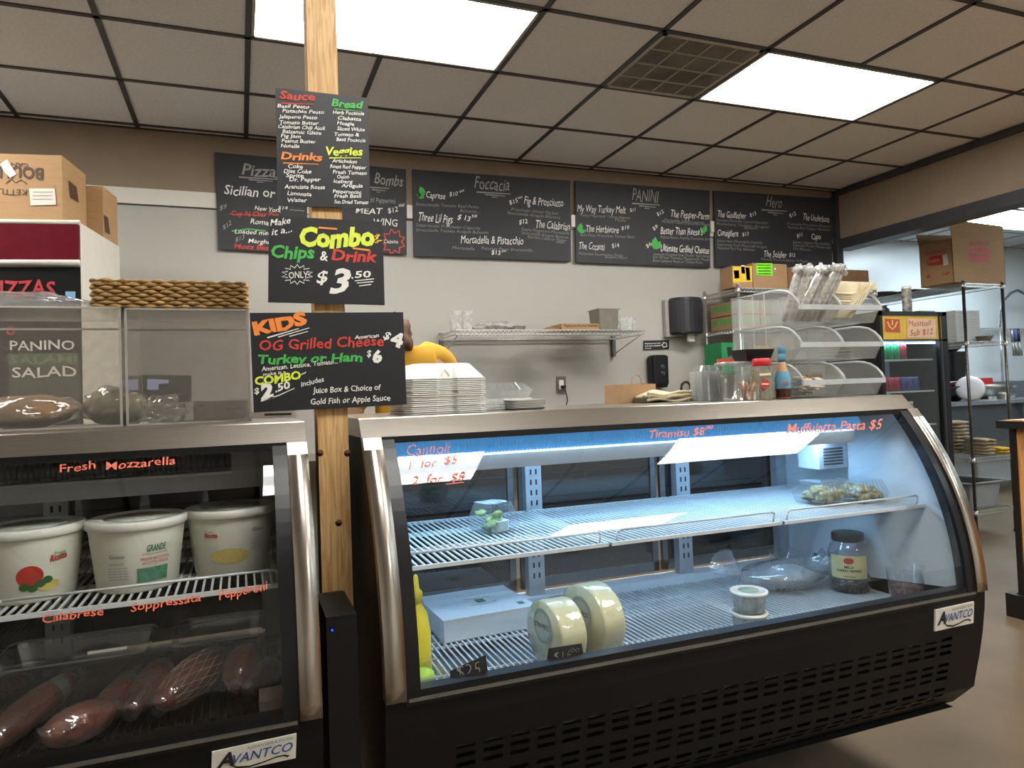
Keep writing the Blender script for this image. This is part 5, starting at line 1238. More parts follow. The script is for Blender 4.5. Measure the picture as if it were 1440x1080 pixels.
# paper towel dispenser
y_ = 4.43; xa, xb = 3.21, 3.425
z0, z1 = at(973, 468, y_).z, at(973, 417, y_).z
t = thing('towel_dispenser', (3.3, 4.5, z0), 'rounded black paper towel dispenser on the wall', 'dispenser')
xa, xb = at(954, 440, y_).x, at(997, 440, y_).x
m = MB(); secs = []
for z in (z0, z0+.012, z1-.02, z1): 
    k = .92 if z in (z0, z1) else 1
    secs.append([Vector(((xa+xb)/2+(xb-xa)/2*k*math.cos(a), 4.53-.10*k*math.sin(a), z)) for a in [PI*q/12 for q in range(13)]]+[Vector(((xa+xb)/2-(xb-xa)/2*k, 4.555, z)), Vector(((xa+xb)/2+(xb-xa)/2*k, 4.555, z))])
m.loops(secs); m.build('cover', mat('smoky_black', '25262c', .3), t)
m = MB(); m.box(xa-.03, xb-.02, 4.555, YWF-.001, z0-.02, z1-.01); m.build('back_plate', mat('grey_plate', '9c9a94', .5), t)
m = MB(); m.box((xa+xb)/2-.01, (xa+xb)/2+.05, 4.50, 4.52, z0-.06, z0-.001); m.build('towel_tip', white_pl, t)
# little black notice
board('notice', 'small black notice on the wall left of the towel dispenser', ((905, 479), (941, 478), (941, 491), (905, 492)), YWF-.004, .003, chalk2,
      ((inkw, lambda I: (I.t('Employees must wash', 907, 484, 929, 483, 1.6, .03, 0), I.t('hands before returning', 907, 487, 929, 486, 1.6, .03, 0), I.t('to work', 907, 490, 916, 490, 1.6, .03, 0), I.burst(934.5, 485, 4, 4, 5, 1)))), 'notice') if False else None
t_ = board('notice', 'small black notice on the wall left of the towel dispenser', ((905, 479), (941, 478), (941, 491), (905, 492)), YWF-.004, .003, chalk2,
      ((inkw, lambda I: (I.t('Employees must wash', 907, 484, 929, 483, 1.6, .03, 0), I.t('hands before returning', 907, 487.5, 929, 486.5, 1.6, .03, 0), I.t('to work', 907, 490.5, 916, 490.5, 1.6, .03, 0), I.burst(934.5, 485, 4, 4, 5, 1))),), 'notice')

# ------------------------------------------------------------------ wire rack in the corner with cartons
def rack(x0, x1, y0, y1, levels, top, label, name='wire_rack', pm=None):
    pm = pm or chrome
    t = thing(name, ((x0+x1)/2, (y0+y1)/2, 0), label, 'rack')
    for x in (x0, x1):
        for y in (y0, y1):
            p_ = MB().tube([(x, y, .03), (x, y, top)], .0125, 10).build('post', pm, t); MB().lathe([(.016, 0), (.018, .004), (.014, .03)], (x, y, 0), 10).build('foot', blackpl, p_)
            MB().lathe([(.0145, 0), (.0145, .004), (.008, .01)], (x, y, top), 10).build('post_cap', chrome, p_)
            for z in levels: MB().lathe([(.019, -.035), (.021, -.03), (.019, .004)], (x, y, z), 10).build('collar', chrome, p_)
    for z in levels: wire_shelf(t, x0+.012, x1-.012, y0, y1, z, chrome)
    return t
rz_ = [.25, 1.02, 1.40, 1.735, 2.03]
rack(3.45, 4.80, 4.13, 4.52, rz_, 2.055, 'chrome wire rack in the corner with cartons on top')
zt = 2.035
def cart2(px0_, px1_, pyt, Y, dy, label, m_, zb=zt, name='cardboard_box', fn=None, group=None, cat='box', x1=None):
    xa, xb = at(px0_, 390, Y).x, at(px1_, 390, Y).x; zt_ = at(px0_, pyt, Y).z
    if x1: xb = x1
    t = thing(name, ((xa+xb)/2, Y+dy/2, zb), label, cat, group)
    MB().box(xa, xb, Y, Y+dy, zb+.003, zt_).build('carton_body', m_, t)
    MB().box(xa+.003, xb-.003, Y+.003, Y+dy-.003, zt_, zt_+.002).build('flap', m_, t)
    if fn:
        for m__, f_ in fn: I = Ink(lambda u, v: at(u, v, Y-.002)); f_(I); I.build(m__, t, 'print')
    return t
yel = mat('yellow_carton', 'd2b02e', .5, var=.08)
cart2(1030, 1058, 374, 4.16, .14, 'brown carton with a yellow and black front on the corner rack', card2, fn=((yel, lambda I: I.poly([(1030.5, 375.5), (1057.5, 374), (1058, 396), (1031, 397.5)])), (inkblack, lambda I: (I.poly([(1032, 380), (1039, 380), (1040, 391), (1033, 392)]), I.poly([(1048, 376), (1054, 376), (1055, 394), (1050, 394)]))), (inkw, lambda I: I.poly([(1042, 373), (1047, 373), (1048, 385), (1043, 385)]))))
gl_ = mat('lime_label', '7ddc2a', .5, var=.05)
cart2(1059, 1107, 370, 4.18, .28, 'brown carton with a bright green label on the corner rack', card2, fn=((gl_, lambda I: I.poly([(1063, 370), (1086, 370), (1087, 388), (1064, 387)])), (_m['green_print'], lambda I: [I.line([(1066, 373+k*4), (1084, 373+k*4)], 1.2) for k in range(4)]), (inkw, lambda I: I.poly([(1090+1.5*math.cos(k), 378+1.5*math.sin(k)) for k in range(6)]))))
cart2(1108, 1224, 376, 4.18, .26, 'flat brown carton at the right end of the corner rack', mat('brown_carton', '7a5638', .75, var=.1), x1=4.80)
gr = mat('green_print_band', '4f9a52', .6)
for r_ in range(2):
    for k in range(3):
        Y = 4.16; z0 = 1.742+r_*.105
        xa = 3.475+k*.20
        t = thing('tin_carton', (xa+.09, Y+.1, z0), 'brown carton with green print on corner rack, %s row, %s from left' % (('lower', 'upper')[r_], ('first', 'second', 'third')[k]), 'box', 'green-lettered cartons on the corner rack')
        MB().box(xa, xa+.19, Y, Y+.33, z0, z0+.098).build('carton_body', card2, t)
        m = MB()
        for q in range(4): m.add([Vector((xa+.015+q*.042, Y-.0012, z0+.035)), Vector((xa+.045+q*.042, Y-.0012, z0+.035)), Vector((xa+.052+q*.042, Y-.0012, z0+.078)), Vector((xa+.022+q*.042, Y-.0012, z0+.078))], [(0, 1, 2, 3)])
        for q in range(5 if k == 0 else 0): m.add([Vector((xa-.0012, Y+.02+q*.06, z0+.035)), Vector((xa-.0012, Y+.062+q*.06, z0+.035)), Vector((xa-.0012, Y+.052+q*.06, z0+.08)), Vector((xa-.0012, Y+.010+q*.06, z0+.08))], [(0, 1, 2, 3)])
        m.build('green_print', gr, t, kind='stuff')
cart2(1010, 1047, 482, 4.16, .2, 'green carton with dark print low on the corner rack', mat('green_carton', '1f7a4a', .5), zb=1.402, fn=((inkblack, lambda I: (I.poly([(1022, 488), (1029, 488), (1029, 500), (1024, 502)]), I.poly([(1034, 486), (1040, 486), (1041, 498), (1036, 498)]))), (inkred2, lambda I: I.poly([(1008, 505), (1047, 503), (1047, 508), (1008, 511)]))))
# black tray standing on the tub
t = thing('black_container', (1.672, 1.945, ZS_+.135), 'black plastic food tray resting on the clear tub below the bins', 'food container')
MB().frus((1.672, 1.945, ZS_+.1345), .105, .07, .128, .09, .038, r=.01).build('tray', blackpl, t)

# ================================================================== kitchen at right
# drinks cooler
CYF = 3.60
xa, xb = at(1236, 440, CYF).x, at(1336, 440, CYF).x
xb = min(xb, 4.88); zt = at(1280, 438, CYF).z
t = thing('drinks_cooler', ((xa+xb)/2, CYF+.25, 0), 'black glass-door drinks cooler with soda cans, beyond the clear bins', 'cooler')
th = .035; zh = at(1280, 478, CYF).z
for nm, q in (('side_panel', (xa, xa+th, 0.08, zt)), ('side_panel', (xb-th, xb, .08, zt))): MB().box(q[0], q[1], CYF+.04, CYF+.50, q[2], q[3]).build(nm, blackpl, t)
MB().box(xa+th, xb-th, CYF+.47, CYF+.50, .08, zt).build('back_panel', mat('cooler_back', '9fb2bc', .5), t)
MB().box(xa+th, xb-th, CYF+.04, CYF+.47, zt-.04, zt).build('top_panel', blackpl, t); MB().box(xa+th, xb-th, CYF+.04, CYF+.47, .08, .35).build('base_panel', blackpl, t)
MB().box(xa+.02, xb-.02, CYF+.05, CYF+.47, 0, .08).build('toe_kick', blackpl, t)
MB().box(xa+th, xb-th, CYF+.07, CYF+.10, zh-.02, zh-.012).build('light_strip', lamp('cooler_led', 'cfe9ff', 22), t)
zh = at(1280, 478, CYF).z
d_ = MB()
for q in ((xa, xb, .1, .16), (xa, xb, zh-.008, zh+.004), (xa, xb, zt-.03, zt)): d_.box(q[0], q[1], CYF, CYF+.035, q[2], q[3])
xd = xb-.085
for q in ((xa, xa+.03), (xd, xd+.02), (xb-.05, xb)): d_.box(q[0], q[1], CYF, CYF+.035, .1, zt)
dd = d_.build('door_frame', blackpl, t)
MB().box(xd+.02, xb-.05, CYF+.002, CYF+.03, .1, zh).build('door_edge', mat('cooler_grey', '55585a', .4, .5), t)
MB().box(xa+.03, xd, CYF+.015, CYF+.02, .16, zh).build('glass', thin('cooler_glass', (.88, .92, .93), 1.5, .03), dd)
MB().box(xa+.03, xb-.05, CYF+.005, CYF+.03, zh+.004, zt-.03).build('header_panel', mat('header_yellow', 'd9b13a', .5, var=.05), t)
I = Ink(lambda u, v: at(u, v, CYF+.002)); I.poly([(1244, 448), (1265, 449), (1266, 467), (1245, 466)]); hd = I.build(mat('header_red', 'b54a26', .5), t, 'picture')
I = Ink(lambda u, v: at(u, v, CYF+.001)); I.line([(1248, 452), (1251, 459), (1255, 463), (1259, 459), (1262, 452)], 2); I.line([(1255, 450), (1255, 457)], 2); I.build(mat('header_gold', 'e0b860', .5), t, 'picture')
I = Ink(lambda u, v: at(u, v, CYF+.002)); I.poly([(1276, 448), (1316, 449), (1316, 475), (1276, 475)]); I.build(mat('sign_peach', 'e2bf9f', .6), t, 'paper_sign')
I = Ink(lambda u, v: at(u, v, CYF+.001)); I.t('Meatball', 1278, 459, 1309, 458, 8, -.01, .1); I.t('Sub $12', 1280, 472, 1312, 470, 8, .0, .2); I.build(inkred2, t)
lv = [at(1290, py, CYF+.1).z for py in (505, 549, 596)]
for z in lv:
    s = MB().box(xa+th, xd, CYF+.06, CYF+.066, z-.012, z); s.box(xa+th, xd, CYF+.45, CYF+.456, z-.006, z); s = s.build('shelf', white_coat, t)
    w2 = MB()
    for k in range(24): x = xa+th+.01+(xd-xa-th-.02)*k/23; w2.box(x-.0015, x+.0015, CYF+.06, CYF+.45, z-.004, z-.001)
    w2.build('shelf_wires', white_coat, s, kind='stuff')
kinds = [[('2e8f62', 'green')]*4+[('a3343e', 'dark red')], [('b02f45', 'red')]*4+[('4a4f88', 'blue')]*3, [('c99a34', 'yellow')]*6]
for li, z in enumerate(lv):
    n = len(kinds[li]); 
    for k, (hx, nm) in enumerate(kinds[li]):
        x = xa+th+.045+k*.066*(1 if n < 7 else .95); 
        if x > xd-.03: continue
        for row in range(1):
            y = CYF+.12; hh_ = .115 if li == 0 else (.10 if li == 1 else .16)
            t2 = thing('drink_can' if li < 2 else 'drink_bottle', (x, y, z), '%s drink %s on the %s cooler shelf, %s from left' % (nm, 'can' if li < 2 else 'bottle', ('top', 'second', 'third')[li], ORD[k].replace('lowest', 'first')), 'can' if li < 2 else 'bottle', '%s drinks on the %s cooler shelf' % (nm, ('top', 'second', 'third')[li]))
            MB().lathe([(.027, 0), (.031, .006), (.031, hh_-.014), (.026, hh_)] if li < 2 else [(.028, 0), (.031, .006), (.031, .10), (.013, .135), (.013, .15)], (x, y, z), 14).build('can_body' if li < 2 else 'bottle_body', mat('drink_'+hx, hx, .3, .3, var=.15, scale=40), t2)
            MB().lathe([(.026, 0), (.026, .002)] if li < 2 else [(.0145, 0), (.0145, .018)], (x, y, z+(hh_ if li < 2 else .148)), 12).build('can_top' if li < 2 else 'cap', chrome if li == 0 else (inkw if li == 2 else mat('red_lid', 'cf2a31')), t2)
# things on the cooler
p = at(1251, 432, CYF+.1); ct = zt+.001
m = MB(); m.lathe([(.035, 0), (.04, .01), (.04, .03), (.02, .05), (.03, .06)], (p.x, CYF+.15, ct), 16); m.build('black_jar', blackpl, label='small black jar on top of the drinks cooler', cat='jar')
p = at(1281, 432, CYF+.12); hh_ = at(1281, 403, CYF+.15).z-ct
t = thing('patterned_tin', (p.x, CYF+.15, ct), 'tall white tin with dark pattern on top of the cooler', 'tin')
MB().lathe([(.030, 0), (.032, .004), (.032, hh_-.02), (.030, hh_)], (p.x, CYF+.15, ct), 20).build('tin_body', mat('patterned_white', '8f8b82', .5, var=.9, scale=30), t)
MB().lathe([(.033, hh_-.02), (.033, hh_-.002)], (p.x, CYF+.15, ct), 20).build('tin_lid', white_pl, t)
xa_, xb_ = at(1290, 432, CYF+.1).x, xb-.01
MB().box(xa_, xb_, CYF+.08, CYF+.3, ct, ct+.018).build('flat_tray', pm_, label='flat grey tray lying on top of the drinks cooler', cat='tray')

# kitchen rack
KR = (5.635, 6.11, 4.0, 5.2)
kz = [.21, .645, 1.61, 2.095]
rack(*KR, kz, 2.115, 'tall chrome rack in the kitchen with open cardboard box on top', pm=mat('dark_chrome', '6b6762', .3, .9, var=.3, scale=60))
# open cardboard box
bt = kz[3]+.004
t = thing('cardboard_box', (5.82, 4.12, bt), 'open cardboard box with red oval print on top of the kitchen rack', 'box')
A = atZ(1340, 392, bt); B = atZ(1414, 388, bt); Cc = atZ(1298, 396, bt)
A = Vector((5.53, 4.0, 0)); B = Vector((6.13, 4.0, 0))
ux = Vector((1, 0, 0)); 
A = at(1341, 390, 4.0); B = at(1414, 388, 4.0); Cc = Vector((A.x-.005, A.x/1.288, 0)); Cc.y = min(Cc.y, 4.33)
zz = at(1341, 335, 4.0).z; zl = zz
zf = at(1410, 322, 4.0).z
q0, q1 = bt, zz
def wall_(a, b_, z0a, z1a, z1b, nm, th_=.004, m_=card):
    a = Vector((a[0], a[1], 0)); b_ = Vector((b_[0], b_[1], 0)); n = Vector((-(b_-a).y, (b_-a).x, 0)).normalized()*th_
    return MB().loops([[a+Vector((0, 0, z0a)), b_+Vector((0, 0, z0a)), b_+Vector((0, 0, z1b)), a+Vector((0, 0, z1a))], [a+n+Vector((0, 0, z0a)), b_+n+Vector((0, 0, z0a)), b_+n+Vector((0, 0, z1b)), a+n+Vector((0, 0, z1a))]]).build(nm, m_, t)
yb_ = Cc.y
wall_((A.x, 4.0), (B.x, 4.0), q0, zz, zz+.0, 'front_side'); wall_((A.x, 4.0), (A.x, yb_), q0, zz, zz, 'left_side', -.004); wall_((B.x, 4.0), (B.x, yb_), q0, zz, zz, 'right_side'); wall_((A.x, yb_), (B.x, yb_), q0, zz, zz, 'rear_side', -.004)
MB().box(A.x, B.x, 4.0, yb_, q0, q0+.004).build('bottom', card, t)
# flaps: front one stands up, left one folded up at the back
MB().loops([[(A.x, 4.0, zz), (B.x, 4.0, zz), (B.x-.02, 3.985, zf+.02), (A.x-.06, 3.96, zf+.035)], [(A.x, 4.004, zz), (B.x, 4.004, zz), (B.x-.02, 3.989, zf+.02), (A.x-.06, 3.964, zf+.035)]]).build('flap', card, t)
MB().loops([[(A.x, yb_, zz), (B.x, yb_, zz), (B.x, yb_+.02, zz+.12), (A.x, yb_+.02, zz+.10)], [(A.x, yb_+.004, zz), (B.x, yb_+.004, zz), (B.x, yb_+.024, zz+.12), (A.x, yb_+.024, zz+.10)]]).build('flap', card2, t)
I = Ink(lambda u, v: at(u, v, 3.998)); I.poly([(1377+(16 if 1 else 0)*math.copysign(abs(math.cos(k*PI/12))**.6, math.cos(k*PI/12)), 358+10.5*math.copysign(abs(math.sin(k*PI/12))**.8, math.sin(k*PI/12))) for k in range(24)]); I.t('SAVORATO', 1362, 345, 1391, 345, 5, .02, 0); I.build(inkred2, t)
I = Ink(lambda u, v: at(u, v, 3.997)); I.t('Bonanno', 1365, 361, 1390, 361, 6, .04, 0); I.t('FAMILY', 1371, 353, 1384, 353, 3, .02, 0); I.build(card, t)
fl = lambda u, v: atX(u, v, A.x-.002)
I = Ink(fl); I.poly([(1318+15*math.copysign(abs(math.cos(k*PI/12))**.6, math.cos(k*PI/12)), 366-3*math.cos(k*PI/12)+7*math.copysign(abs(math.sin(k*PI/12))**.8, math.sin(k*PI/12))) for k in range(24)]); I.t('SAVORATO', 1301, 360, 1331, 354, 5, .02, 0); I.t('(', 1303, 392, 1311, 388, 4, .02, 0); I.t('fragile', 1325, 387, 1336, 385, 4, .02, 0); I.build(inkred2, t)
I = Ink(lambda u, v: atX(u, v, A.x-.003)); I.t('Bonanno', 1305, 370, 1322, 367, 5, .04, 0); I.build(card, t)
I = Ink(lambda u, v: atX(u, v, A.x-.004)); I.poly([(1325, 359), (1332, 357), (1334, 372), (1327, 374)]); I.build(mat('paper_label', 'd2cdc0'), t, 'paper_label')
# dark trays at the far end of the rack top
m = MB(); m.lathe([(.02, 0), (.16, .05), (.162, .055), (.02, .01)], (5.80, 4.95, bt), 20); m.build('sheet_pan', mat('dark_pan', '4a2d28', .5), label='dark red-brown pan at the far end of the rack top', cat='pan')
m = MB(); m.box(5.65, 6.05, 4.45, 4.76, bt, bt+.02); m.build('black_tray', blackpl, label='flat black tray on the kitchen rack behind the open box', cat='tray')
# lids and pans on second shelf
for k in range(11):
    z = kz[2]+.004+k*.0245; MB().frus((5.80, 4.26, z), .29, .33, .30, .34, .022).build('plastic_tray', mat('pale_grey_tray', 'c9cbc9', .4), label='pale grey plastic tray, %s from the bottom of the kitchen rack stack' % ORD[k], cat='tray', group='pale trays stacked on the kitchen rack')
MB().box(5.975, 6.07, 4.20, 4.22, kz[2]+.004, kz[2]+.27).build('green_board', mat('green_carton', '1f7a4a'), label='green board standing on the second kitchen rack shelf', cat='board')
m = MB(); m.lathe([(.05, 0), (.07, .04), (.075, .045)], (5.95, 4.07, kz[2]+.004), 18, capt=False); m.build('steel_bowl', steel, label='small steel bowl in front of the green board', cat='bowl')
# cloth piles
def pile(px, n, label0, m_, zb, Y, w=.12, d=.2, hl=.02):
    x = at(px, 620, Y).x
    for k in range(n):
        m = MB(); secs = []
        for a in range(9):
            q = a/8; xx = x-w+2*w*q; ring = []
            for j in range(10):
                an = 2*PI*j/10; ring.append(Vector((xx, Y+d*.5*math.cos(an)+.01*math.sin(k+a), zb+k*hl*.92+hl*.5+hl*.55*math.sin(an)*(.7 if a in (0, 8) else 1)+.003*math.sin(a*1.3+k*2))))
            secs.append(ring)
        m.loops(secs, smooth=True); m.build('folded_towel', m_, label='%s, %s from the bottom' % (label0, ORD[k]), cat='towel', group=label0+' pile')
tw = mat('beige_towel', 'a8957a', .95, var=.1, bump=.4, bscale=120); 
pile(1336, 9, 'folded beige towel in the tall pile on the kitchen rack', tw, kz[1]+.004, 4.42, .09, .26, .034)
pile(1377, 5, 'folded beige towel in the low pile on the kitchen rack', tw, kz[1]+.004, 4.14, .07, .2, .030)
pile(1405, 2, 'folded yellow cloth on the kitchen rack', mat('yellow_cloth', 'd0a526', .9), kz[1]+.004, 4.12, .07, .14, .028)
c = at(1415, 628, 4.2); MB().blob((6.03, 4.22, kz[1]+.045), .07, .07, .04, .25, 2, 5, 16, 10, flat=.95).build('white_rag', mat('white_rag', 'c5c2b8', .9), label='crumpled white rag beside the yellow cloth', cat='rag')
# bus tub
t = thing('bus_tub', (5.86, 4.35, kz[0]), 'grey plastic bus tub on the lowest shelf of kitchen rack', 'tub')
gt = mat('grey_tub', '8d8f8e', .5, var=.05)
M0 = Vector((5.87, 4.32, kz[0]+.004))
MB().frus(M0, .34, .46, .40, .52, .21, cap1=False, r=.03).build('tub_wall', gt, t)
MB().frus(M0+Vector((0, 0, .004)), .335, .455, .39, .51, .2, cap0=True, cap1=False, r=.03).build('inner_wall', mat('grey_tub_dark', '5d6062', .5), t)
m = MB(); R1 = .43, .55
pts = [M0+Vector((sx*R1[0]/2, sy*R1[1]/2, .212)) for sx, sy in ((-1, -1), (1, -1), (1, 1), (-1, 1), (-1, -1))]
m.tube(pts, .010, 6); m.build('rim', gt, t)
# steel sink table along the kitchen wall with bowls and lids
zk = 1.055
t = thing('sink_table', (8.0, 5.55, 0), 'long steel sink table against the kitchen wall', 'sink')
st2 = mat('table_steel', '8f959a', .35, .7, var=.1)
MB().box(6.35, 10.4, 5.2, 5.9, zk-.04, zk).build('table_top', st2, t); MB().box(6.35, 10.4, 5.9, 5.94, zk, zk+.2).build('back_splash', st2, t)
MB().box(6.5, 10.2, 5.3, 5.85, zk-.45, zk-.04).build('sink_bowl', mat('dark_steel', '5a6065', .4, .6), t)
for x in (6.4, 8.3, 10.3):
    for y in (5.25, 5.85): MB().box(x-.02, x+.02, y-.02, y+.02, 0, zk-.04).build('leg', chrome, t)
def on(px, Y): return at(px, 565, Y).x
zk2 = zk+.001
def bowl(px, Y, r, h, label, m_, z=zk2, n='mixing_bowl', cat='bowl'):
    x = on(px, Y); MB().lathe([(r*.4, 0), (r*.7, h*.25), (r*.93, h*.7), (r, h), (r*1.04, h), (r*.95, h*.72)], (x, Y, z), 24, capt=False).build(n, m_, label=label, cat=cat)
bowl(1390, 5.68, .2, .17, 'large steel mixing bowl on the sink table', pm_)
bowl(1337, 5.5, .2, .17, 'black mixing bowl at the left end of the sink table', blackpl)
x = on(1381, 5.68); MB().box(x-.16, x+.10, 5.61, 5.75, zk+.172, zk+.25).build('red_pan', mat('red_enamel', 'a81f24', .3), label='bright red pan resting in the steel bowl', cat='pan')
x = on(1352, 5.5); MB().lathe([(.13, 0), (.15, .03), (.02, .05)], (x, 5.5, zk+.172), 20).build('red_pot', _m['red_enamel'], label='shallow red pot set on the black bowl', cat='pot')
x = on(1360, 5.3)
M = RZ(-48) @ Matrix.Rotation(math.radians(78), 4, 'X')
t = thing('round_platter', (x, 5.26, zk2), 'round white plastic platter leaning upright on the sink table', 'platter')
wl = mat('grey_white_plastic', 'b9b3b2', .45)
MB().lathe([(.08, .014), (.085, .006), (.12, .008), (.125, 0), (.137, .002), (.140, .006), (.12, .018), (.08, .020)], (x, 5.26, zk2+.139), 32, M=M).build('lid_disc', wl, t)
bowl(1341, 5.55, .13, .11, 'small steel bowl hanging stacked above the black bin', pm_, z=zk+.56)
x = on(1340, 5.55); MB().frus((x, 5.55, zk+.225), .2, .2, .26, .26, .33, cap1=True, r=.03).build('black_bin', blackpl, label='black plastic bin on the sink table behind the cooler', cat='bin')
for k in range(5):
    x = on(1396+k*7, 5.35+.04*(k % 2)); MB().frus((x, 5.35, zk2), .06, .05, .07, .06, .04+.02*(k % 3), cap1=False, r=.01).build('small_cup', (clear_st, pm_, napm)[k % 3], label='small %s cup on the sink table' % ('clear', 'steel', 'cream')[k % 3], cat='cup', group='small cups on the sink table')
# taps over the sink, spring hose
for k, px in enumerate((1412, 1423, 1434)):
    x = on(px, 5.8); t = thing('kitchen_tap', (x, 5.86, zk+.2), 'chrome tap over the kitchen sink, %s' % ('left', 'middle', 'right')[k], 'tap', 'kitchen sink taps')
    MB().tube([(x, 5.9, zk+.13), (x, 5.84, zk+.13)], .018, 10).build('valve', chrome, t); MB().tube([(x-.03, 5.84, zk+.135), (x+.03, 5.84, zk+.135)], .010, 8).build('lever', chrome, t)
pts = [(on(1412, 5.75), 5.75, at(1412, 460, 5.75).z), (on(1414, 5.75), 5.75, at(1414, 440, 5.75).z), (on(1420, 5.75), 5.75, at(1420, 422, 5.75).z), (on(1430, 5.75), 5.75, at(1430, 412, 5.75).z), (on(1440, 5.75), 5.75, at(1440, 408, 5.75).z), (on(1452, 5.75), 5.75, at(1452, 415, 5.75).z)]
P_ = [Vector(p) for p in pts]; 
t = thing('spray_hose', P_[0], 'coiled spray hose arching over the kitchen sink', 'hose')
m = MB(); fine = []
for i in range(len(P_)-1):
    for q in range(14): fine.append(P_[i].lerp(P_[i+1], q/14))
m.tube(fine, .012, 8); m.build('hose', mat('hose_grey', '4f5b66', .4), t)
m = MB(); hel = []
for i, p in enumerate(fine[:-1]): 
    for q in range(3): a = (i*3+q)*2*PI/6; hel.append(p.lerp(fine[i+1], q/3)+Vector((math.cos(a)*.022, 0, math.sin(a)*.022)))
m.path(hel, .006, 3); m.build('spring', chrome, t, kind='stuff')
MB().tube([P_[0], (P_[0].x, 5.75, zk+.2)], .012, 8).build('riser', chrome, t)
# wall shelf over sink
t = thing('wall_shelf', (8.2, 5.85, 1.55), 'wire shelf on the kitchen wall over the sink with utensils', 'shelf')
zs2 = at(1430, 463, 5.7).z
wire_shelf(t, 7.5, 10.2, 5.6, 5.97, zs2, chrome)
for x in (7.6, 10.1): MB().bar((x, 5.62, zs2-.03), (x, 5.985, zs2-.2), .012).build('bracket', chrome, t)
for k, (px, m_) in enumerate(((1431, mat('blue_handle', '27408a', .5)), (1436, blackpl), (1427, pm_))):
    x = on(px, 5.6); 
    t = thing('hanging_utensil', (x, 5.58, zs2-.35), '%s utensil hanging over the kitchen sink' % ('blue handled', 'black', 'steel')[k], 'utensil')
    MB().tube([(x, 5.585, zs2-.004), (x, 5.585, zs2-.16)], [.012, .018], 8).build('handle', m_, t); MB().tube([(x, 5.585, zs2-.16), (x+.02, 5.585, zs2-.33)], [.008, .02], 8).build('blade', pm_, t)
# wood-topped counter at right edge
t = thing('wood_counter', (4.3, 1.7, 0), 'wood counter with black edging at right edge of picture', 'counter')
oak = wood('oak_board', 'b07a45', 'd0a06c', 6, (.6, 8, 8), .4); oakv = wood('oak_panel', 'b57c42', 'd09a5c', 6, (10, 10, .7), .5)
cx0, cy1 = 3.895, 2.625
zt = 1.068
MB().box(cx0, 5.0-.15, .3, cy1, zt-.045, zt-.004).build('edge_band', mat('counter_black', '15110f', .35), t)
MB().box(cx0+.03, 4.82, .32, cy1-.02, zt-.004, zt).build('top_board', oak, t)
MB().box(cx0+.055, 4.75, .4, cy1-.05, .12, zt-.045).build('front_panel', oakv, t)
MB().box(cx0+.045, cx0+.075, cy1-.07, cy1-.04, .12, zt-.045).build('corner_trim', _m['counter_black'], t)
m = MB(); m.box(cx0+.0, 4.85, cy1-.035, cy1, 0, .125); m.box(cx0, cx0+.03, .3, cy1-.035, 0, .125); m.build('plinth', _m['counter_black'], t)
MB().box(cx0+.03, 4.82, .4, cy1-.035, 0, .118).build('plinth_floor', oakv, t)

# ================================================================== person behind the post
def skin_body(name, verts, edges, radii, m, parent, sub=2, root=0):
    me = bpy.data.meshes.new(name); me.from_pydata([tuple(v) for v in verts], edges, []); ob = bpy.data.objects.new(name, me); COL.objects.link(ob)
    md = ob.modifiers.new('s', 'SKIN'); md.use_smooth_shade = True
    for i, r in enumerate(radii): me.skin_vertices[0].data[i].radius = r if isinstance(r, tuple) else (r, r)
    for v in me.skin_vertices[0].data: v.use_root = False
    me.skin_vertices[0].data[root].use_root = True
    ob.modifiers.new('u', 'SUBSURF').levels = sub
    bpy.context.view_layer.update(); dg = bpy.context.evaluated_depsgraph_get(); m2 = bpy.data.meshes.new_from_object(ob.evaluated_get(dg))
    bpy.data.objects.remove(ob); off = wpos(parent)
    for v in m2.vertices: v.co -= off
    m2.materials.clear(); m2.materials.append(m); o = bpy.data.objects.new(name, m2); COL.objects.link(o); o.parent = parent; return o
py_ = 3.0; px_ = at(576, 500, py_).x
skin = mat('skin', 'c99a80', .55, var=.05); hairm = mat('brown_hair', '5a3b26', .6, var=.3, scale=60, stretch=(8, 8, 1)); shirt = mat('mustard_shirt', 'c9962a', .85, var=.06, scale=8, bump=.2, bscale=60); pants = mat('dark_trousers', '23242a', .85)
t = thing('person', (px_, py_, 0), 'person in a mustard yellow shirt behind the kids sign, leaning away', 'person')
o_ = Vector((px_, py_, 0)); hcx = at(549, 484, py_)
V = [o_+Vector((v[0], v[1], v[2]*1.028 if v[2] < 1.42+.03 else v[2])) for v in ((0, .02, .95), (0, .03, 1.10), (0, .02, 1.27), (-.01, -.0, 1.41), (-.03, .0, 1.465), (-.05, .02, 1.50), (hcx.x-px_, .03, hcx.z-.05),
     (.17, 0, 1.425), (.24, .05, 1.16), (.18, .25, 1.02), (.16, .33, 1.00), (-.19, 0, 1.425), (-.26, .05, 1.16), (-.20, .25, 1.02), (-.18, .33, 1.00),
     (.10, .02, .90), (.11, -.0, .50), (.11, .03, .09), (.12, .14, .035), (-.10, .02, .90), (-.11, .0, .50), (-.11, .03, .09), (-.12, .14, .035))]
Eg = [(0, 1), (1, 2), (2, 3), (3, 4), (4, 5), (5, 6), (3, 7), (7, 8), (8, 9), (9, 10), (3, 11), (11, 12), (12, 13), (13, 14), (0, 15), (15, 16), (16, 17), (17, 18), (0, 19), (19, 20), (20, 21), (21, 22)]
Rr = [(.15, .11), (.14, .10), (.16, .11), (.12, .09), .052, .055, .06, .055, .042, .034, .026, .055, .042, .034, .026, .085, .055, .038, .035, .085, .055, .038, .035]
skin_body('body', V, Eg, Rr, skin, t)
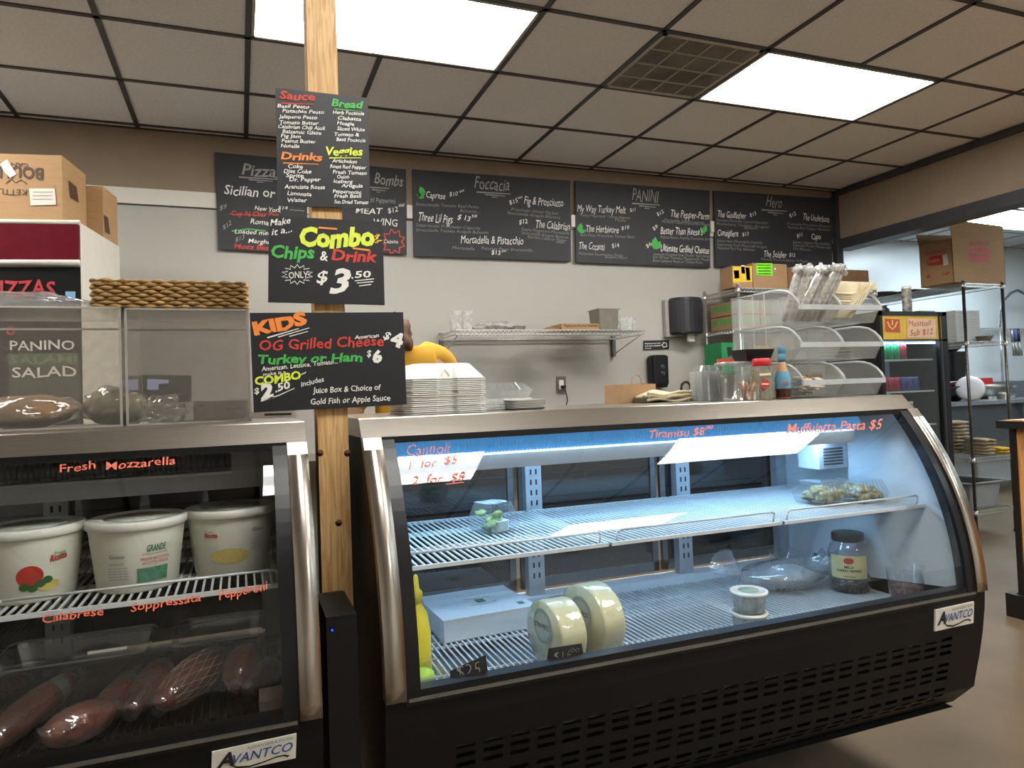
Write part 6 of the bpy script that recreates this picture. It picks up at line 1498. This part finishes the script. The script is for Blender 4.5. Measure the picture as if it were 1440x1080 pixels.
skin_body('shirt', V[:4]+[V[7]+Vector((-.01, 0, .012)), V[7].lerp(V[8], .8), V[11]+Vector((.01, 0, .012)), V[11].lerp(V[12], .8), V[3]+Vector((-.005, 0, .05)), V[3].lerp(V[7], .5)+Vector((0, 0, .028)), V[3].lerp(V[11], .5)+Vector((0, 0, .028))], [(0, 1), (1, 2), (2, 3), (3, 9), (9, 4), (4, 5), (3, 10), (10, 6), (6, 7), (3, 8)],
          [(.165, .125), (.16, .12), (.178, .128), (.135, .115), .070, .058, .070, .058, .062, .078, .078], shirt, t)
skin_body('trousers', [V[0]+Vector((0, 0, .04)), V[0], V[15], V[16], V[17], V[19], V[20], V[21]], [(0, 1), (1, 2), (2, 3), (3, 4), (1, 5), (5, 6), (6, 7)], [(.155, .12), (.155, .12), .098, .07, .052, .098, .07, .052], pants, t)
hc = hcx.copy()
MB().blob(hc, .075, .095, .105, .02, 1, 1, 24, 16).build('head', skin, t)
MB().blob(hc+Vector((.006, -.018, .012)), .086, .10, .108, .16, 3.4, 4, 36, 24).build('hair', hairm, t)
m = MB()
for s_ in (-1, 1): m.blob(hc+Vector((s_*.078, .0, -.01)), .012, .02, .03, .02, 1, 1, 10, 8)
m.build('ears', skin, t)
fd = Vector((0, .095, 0)); m = MB(); m.blob(hc+fd+Vector((0, .012, -.01)), .014, .018, .024, .02, 1, 1, 10, 8); m.build('nose', skin, t)
for s_ in (-1, 1): MB().blob(hc+fd+Vector((s_*.03, -.006, .012)), .012, .007, .007, .02, 1, 1, 10, 8).build('eye', mat('eye_white', 'd8d4cc', .3), t)
MB().blob(hc+fd+Vector((0, -.004, -.05)), .024, .008, .008, .02, 1, 1, 10, 8).build('mouth', mat('lips', '9c5048', .5), t)
for s_, w in ((1, V[10]), (-1, V[14])):
    hv = [w, w+Vector((0, .035, -.004)), w+Vector((0, .07, -.008))]; hr = [.024, (.036, .018), (.036, .016)]; he = [(0, 1), (1, 2)]
    for k in range(4):
        xx = -.027+k*.018; ln = (.05, .058, .062, .05)[k] if s_ > 0 else (.05, .062, .058, .05)[k]
        i = len(hv); hv += [w+Vector((xx, .085, -.008)), w+Vector((xx*1.1, .085+ln*.6, -.016)), w+Vector((xx*1.1, .085+ln, -.034))]; hr += [.009, .008, .007]; he += [(2, i), (i, i+1), (i+1, i+2)]
    i = len(hv); hv += [w+Vector((-s_*.04, .045, -.006)), w+Vector((-s_*.055, .075, -.016))]; hr += [.011, .008]; he += [(1, i), (i, i+1)]
    skin_body('hand', hv, he, hr, skin, t, 1)
I = Ink(lambda u, v: at(u, v, 2.86));
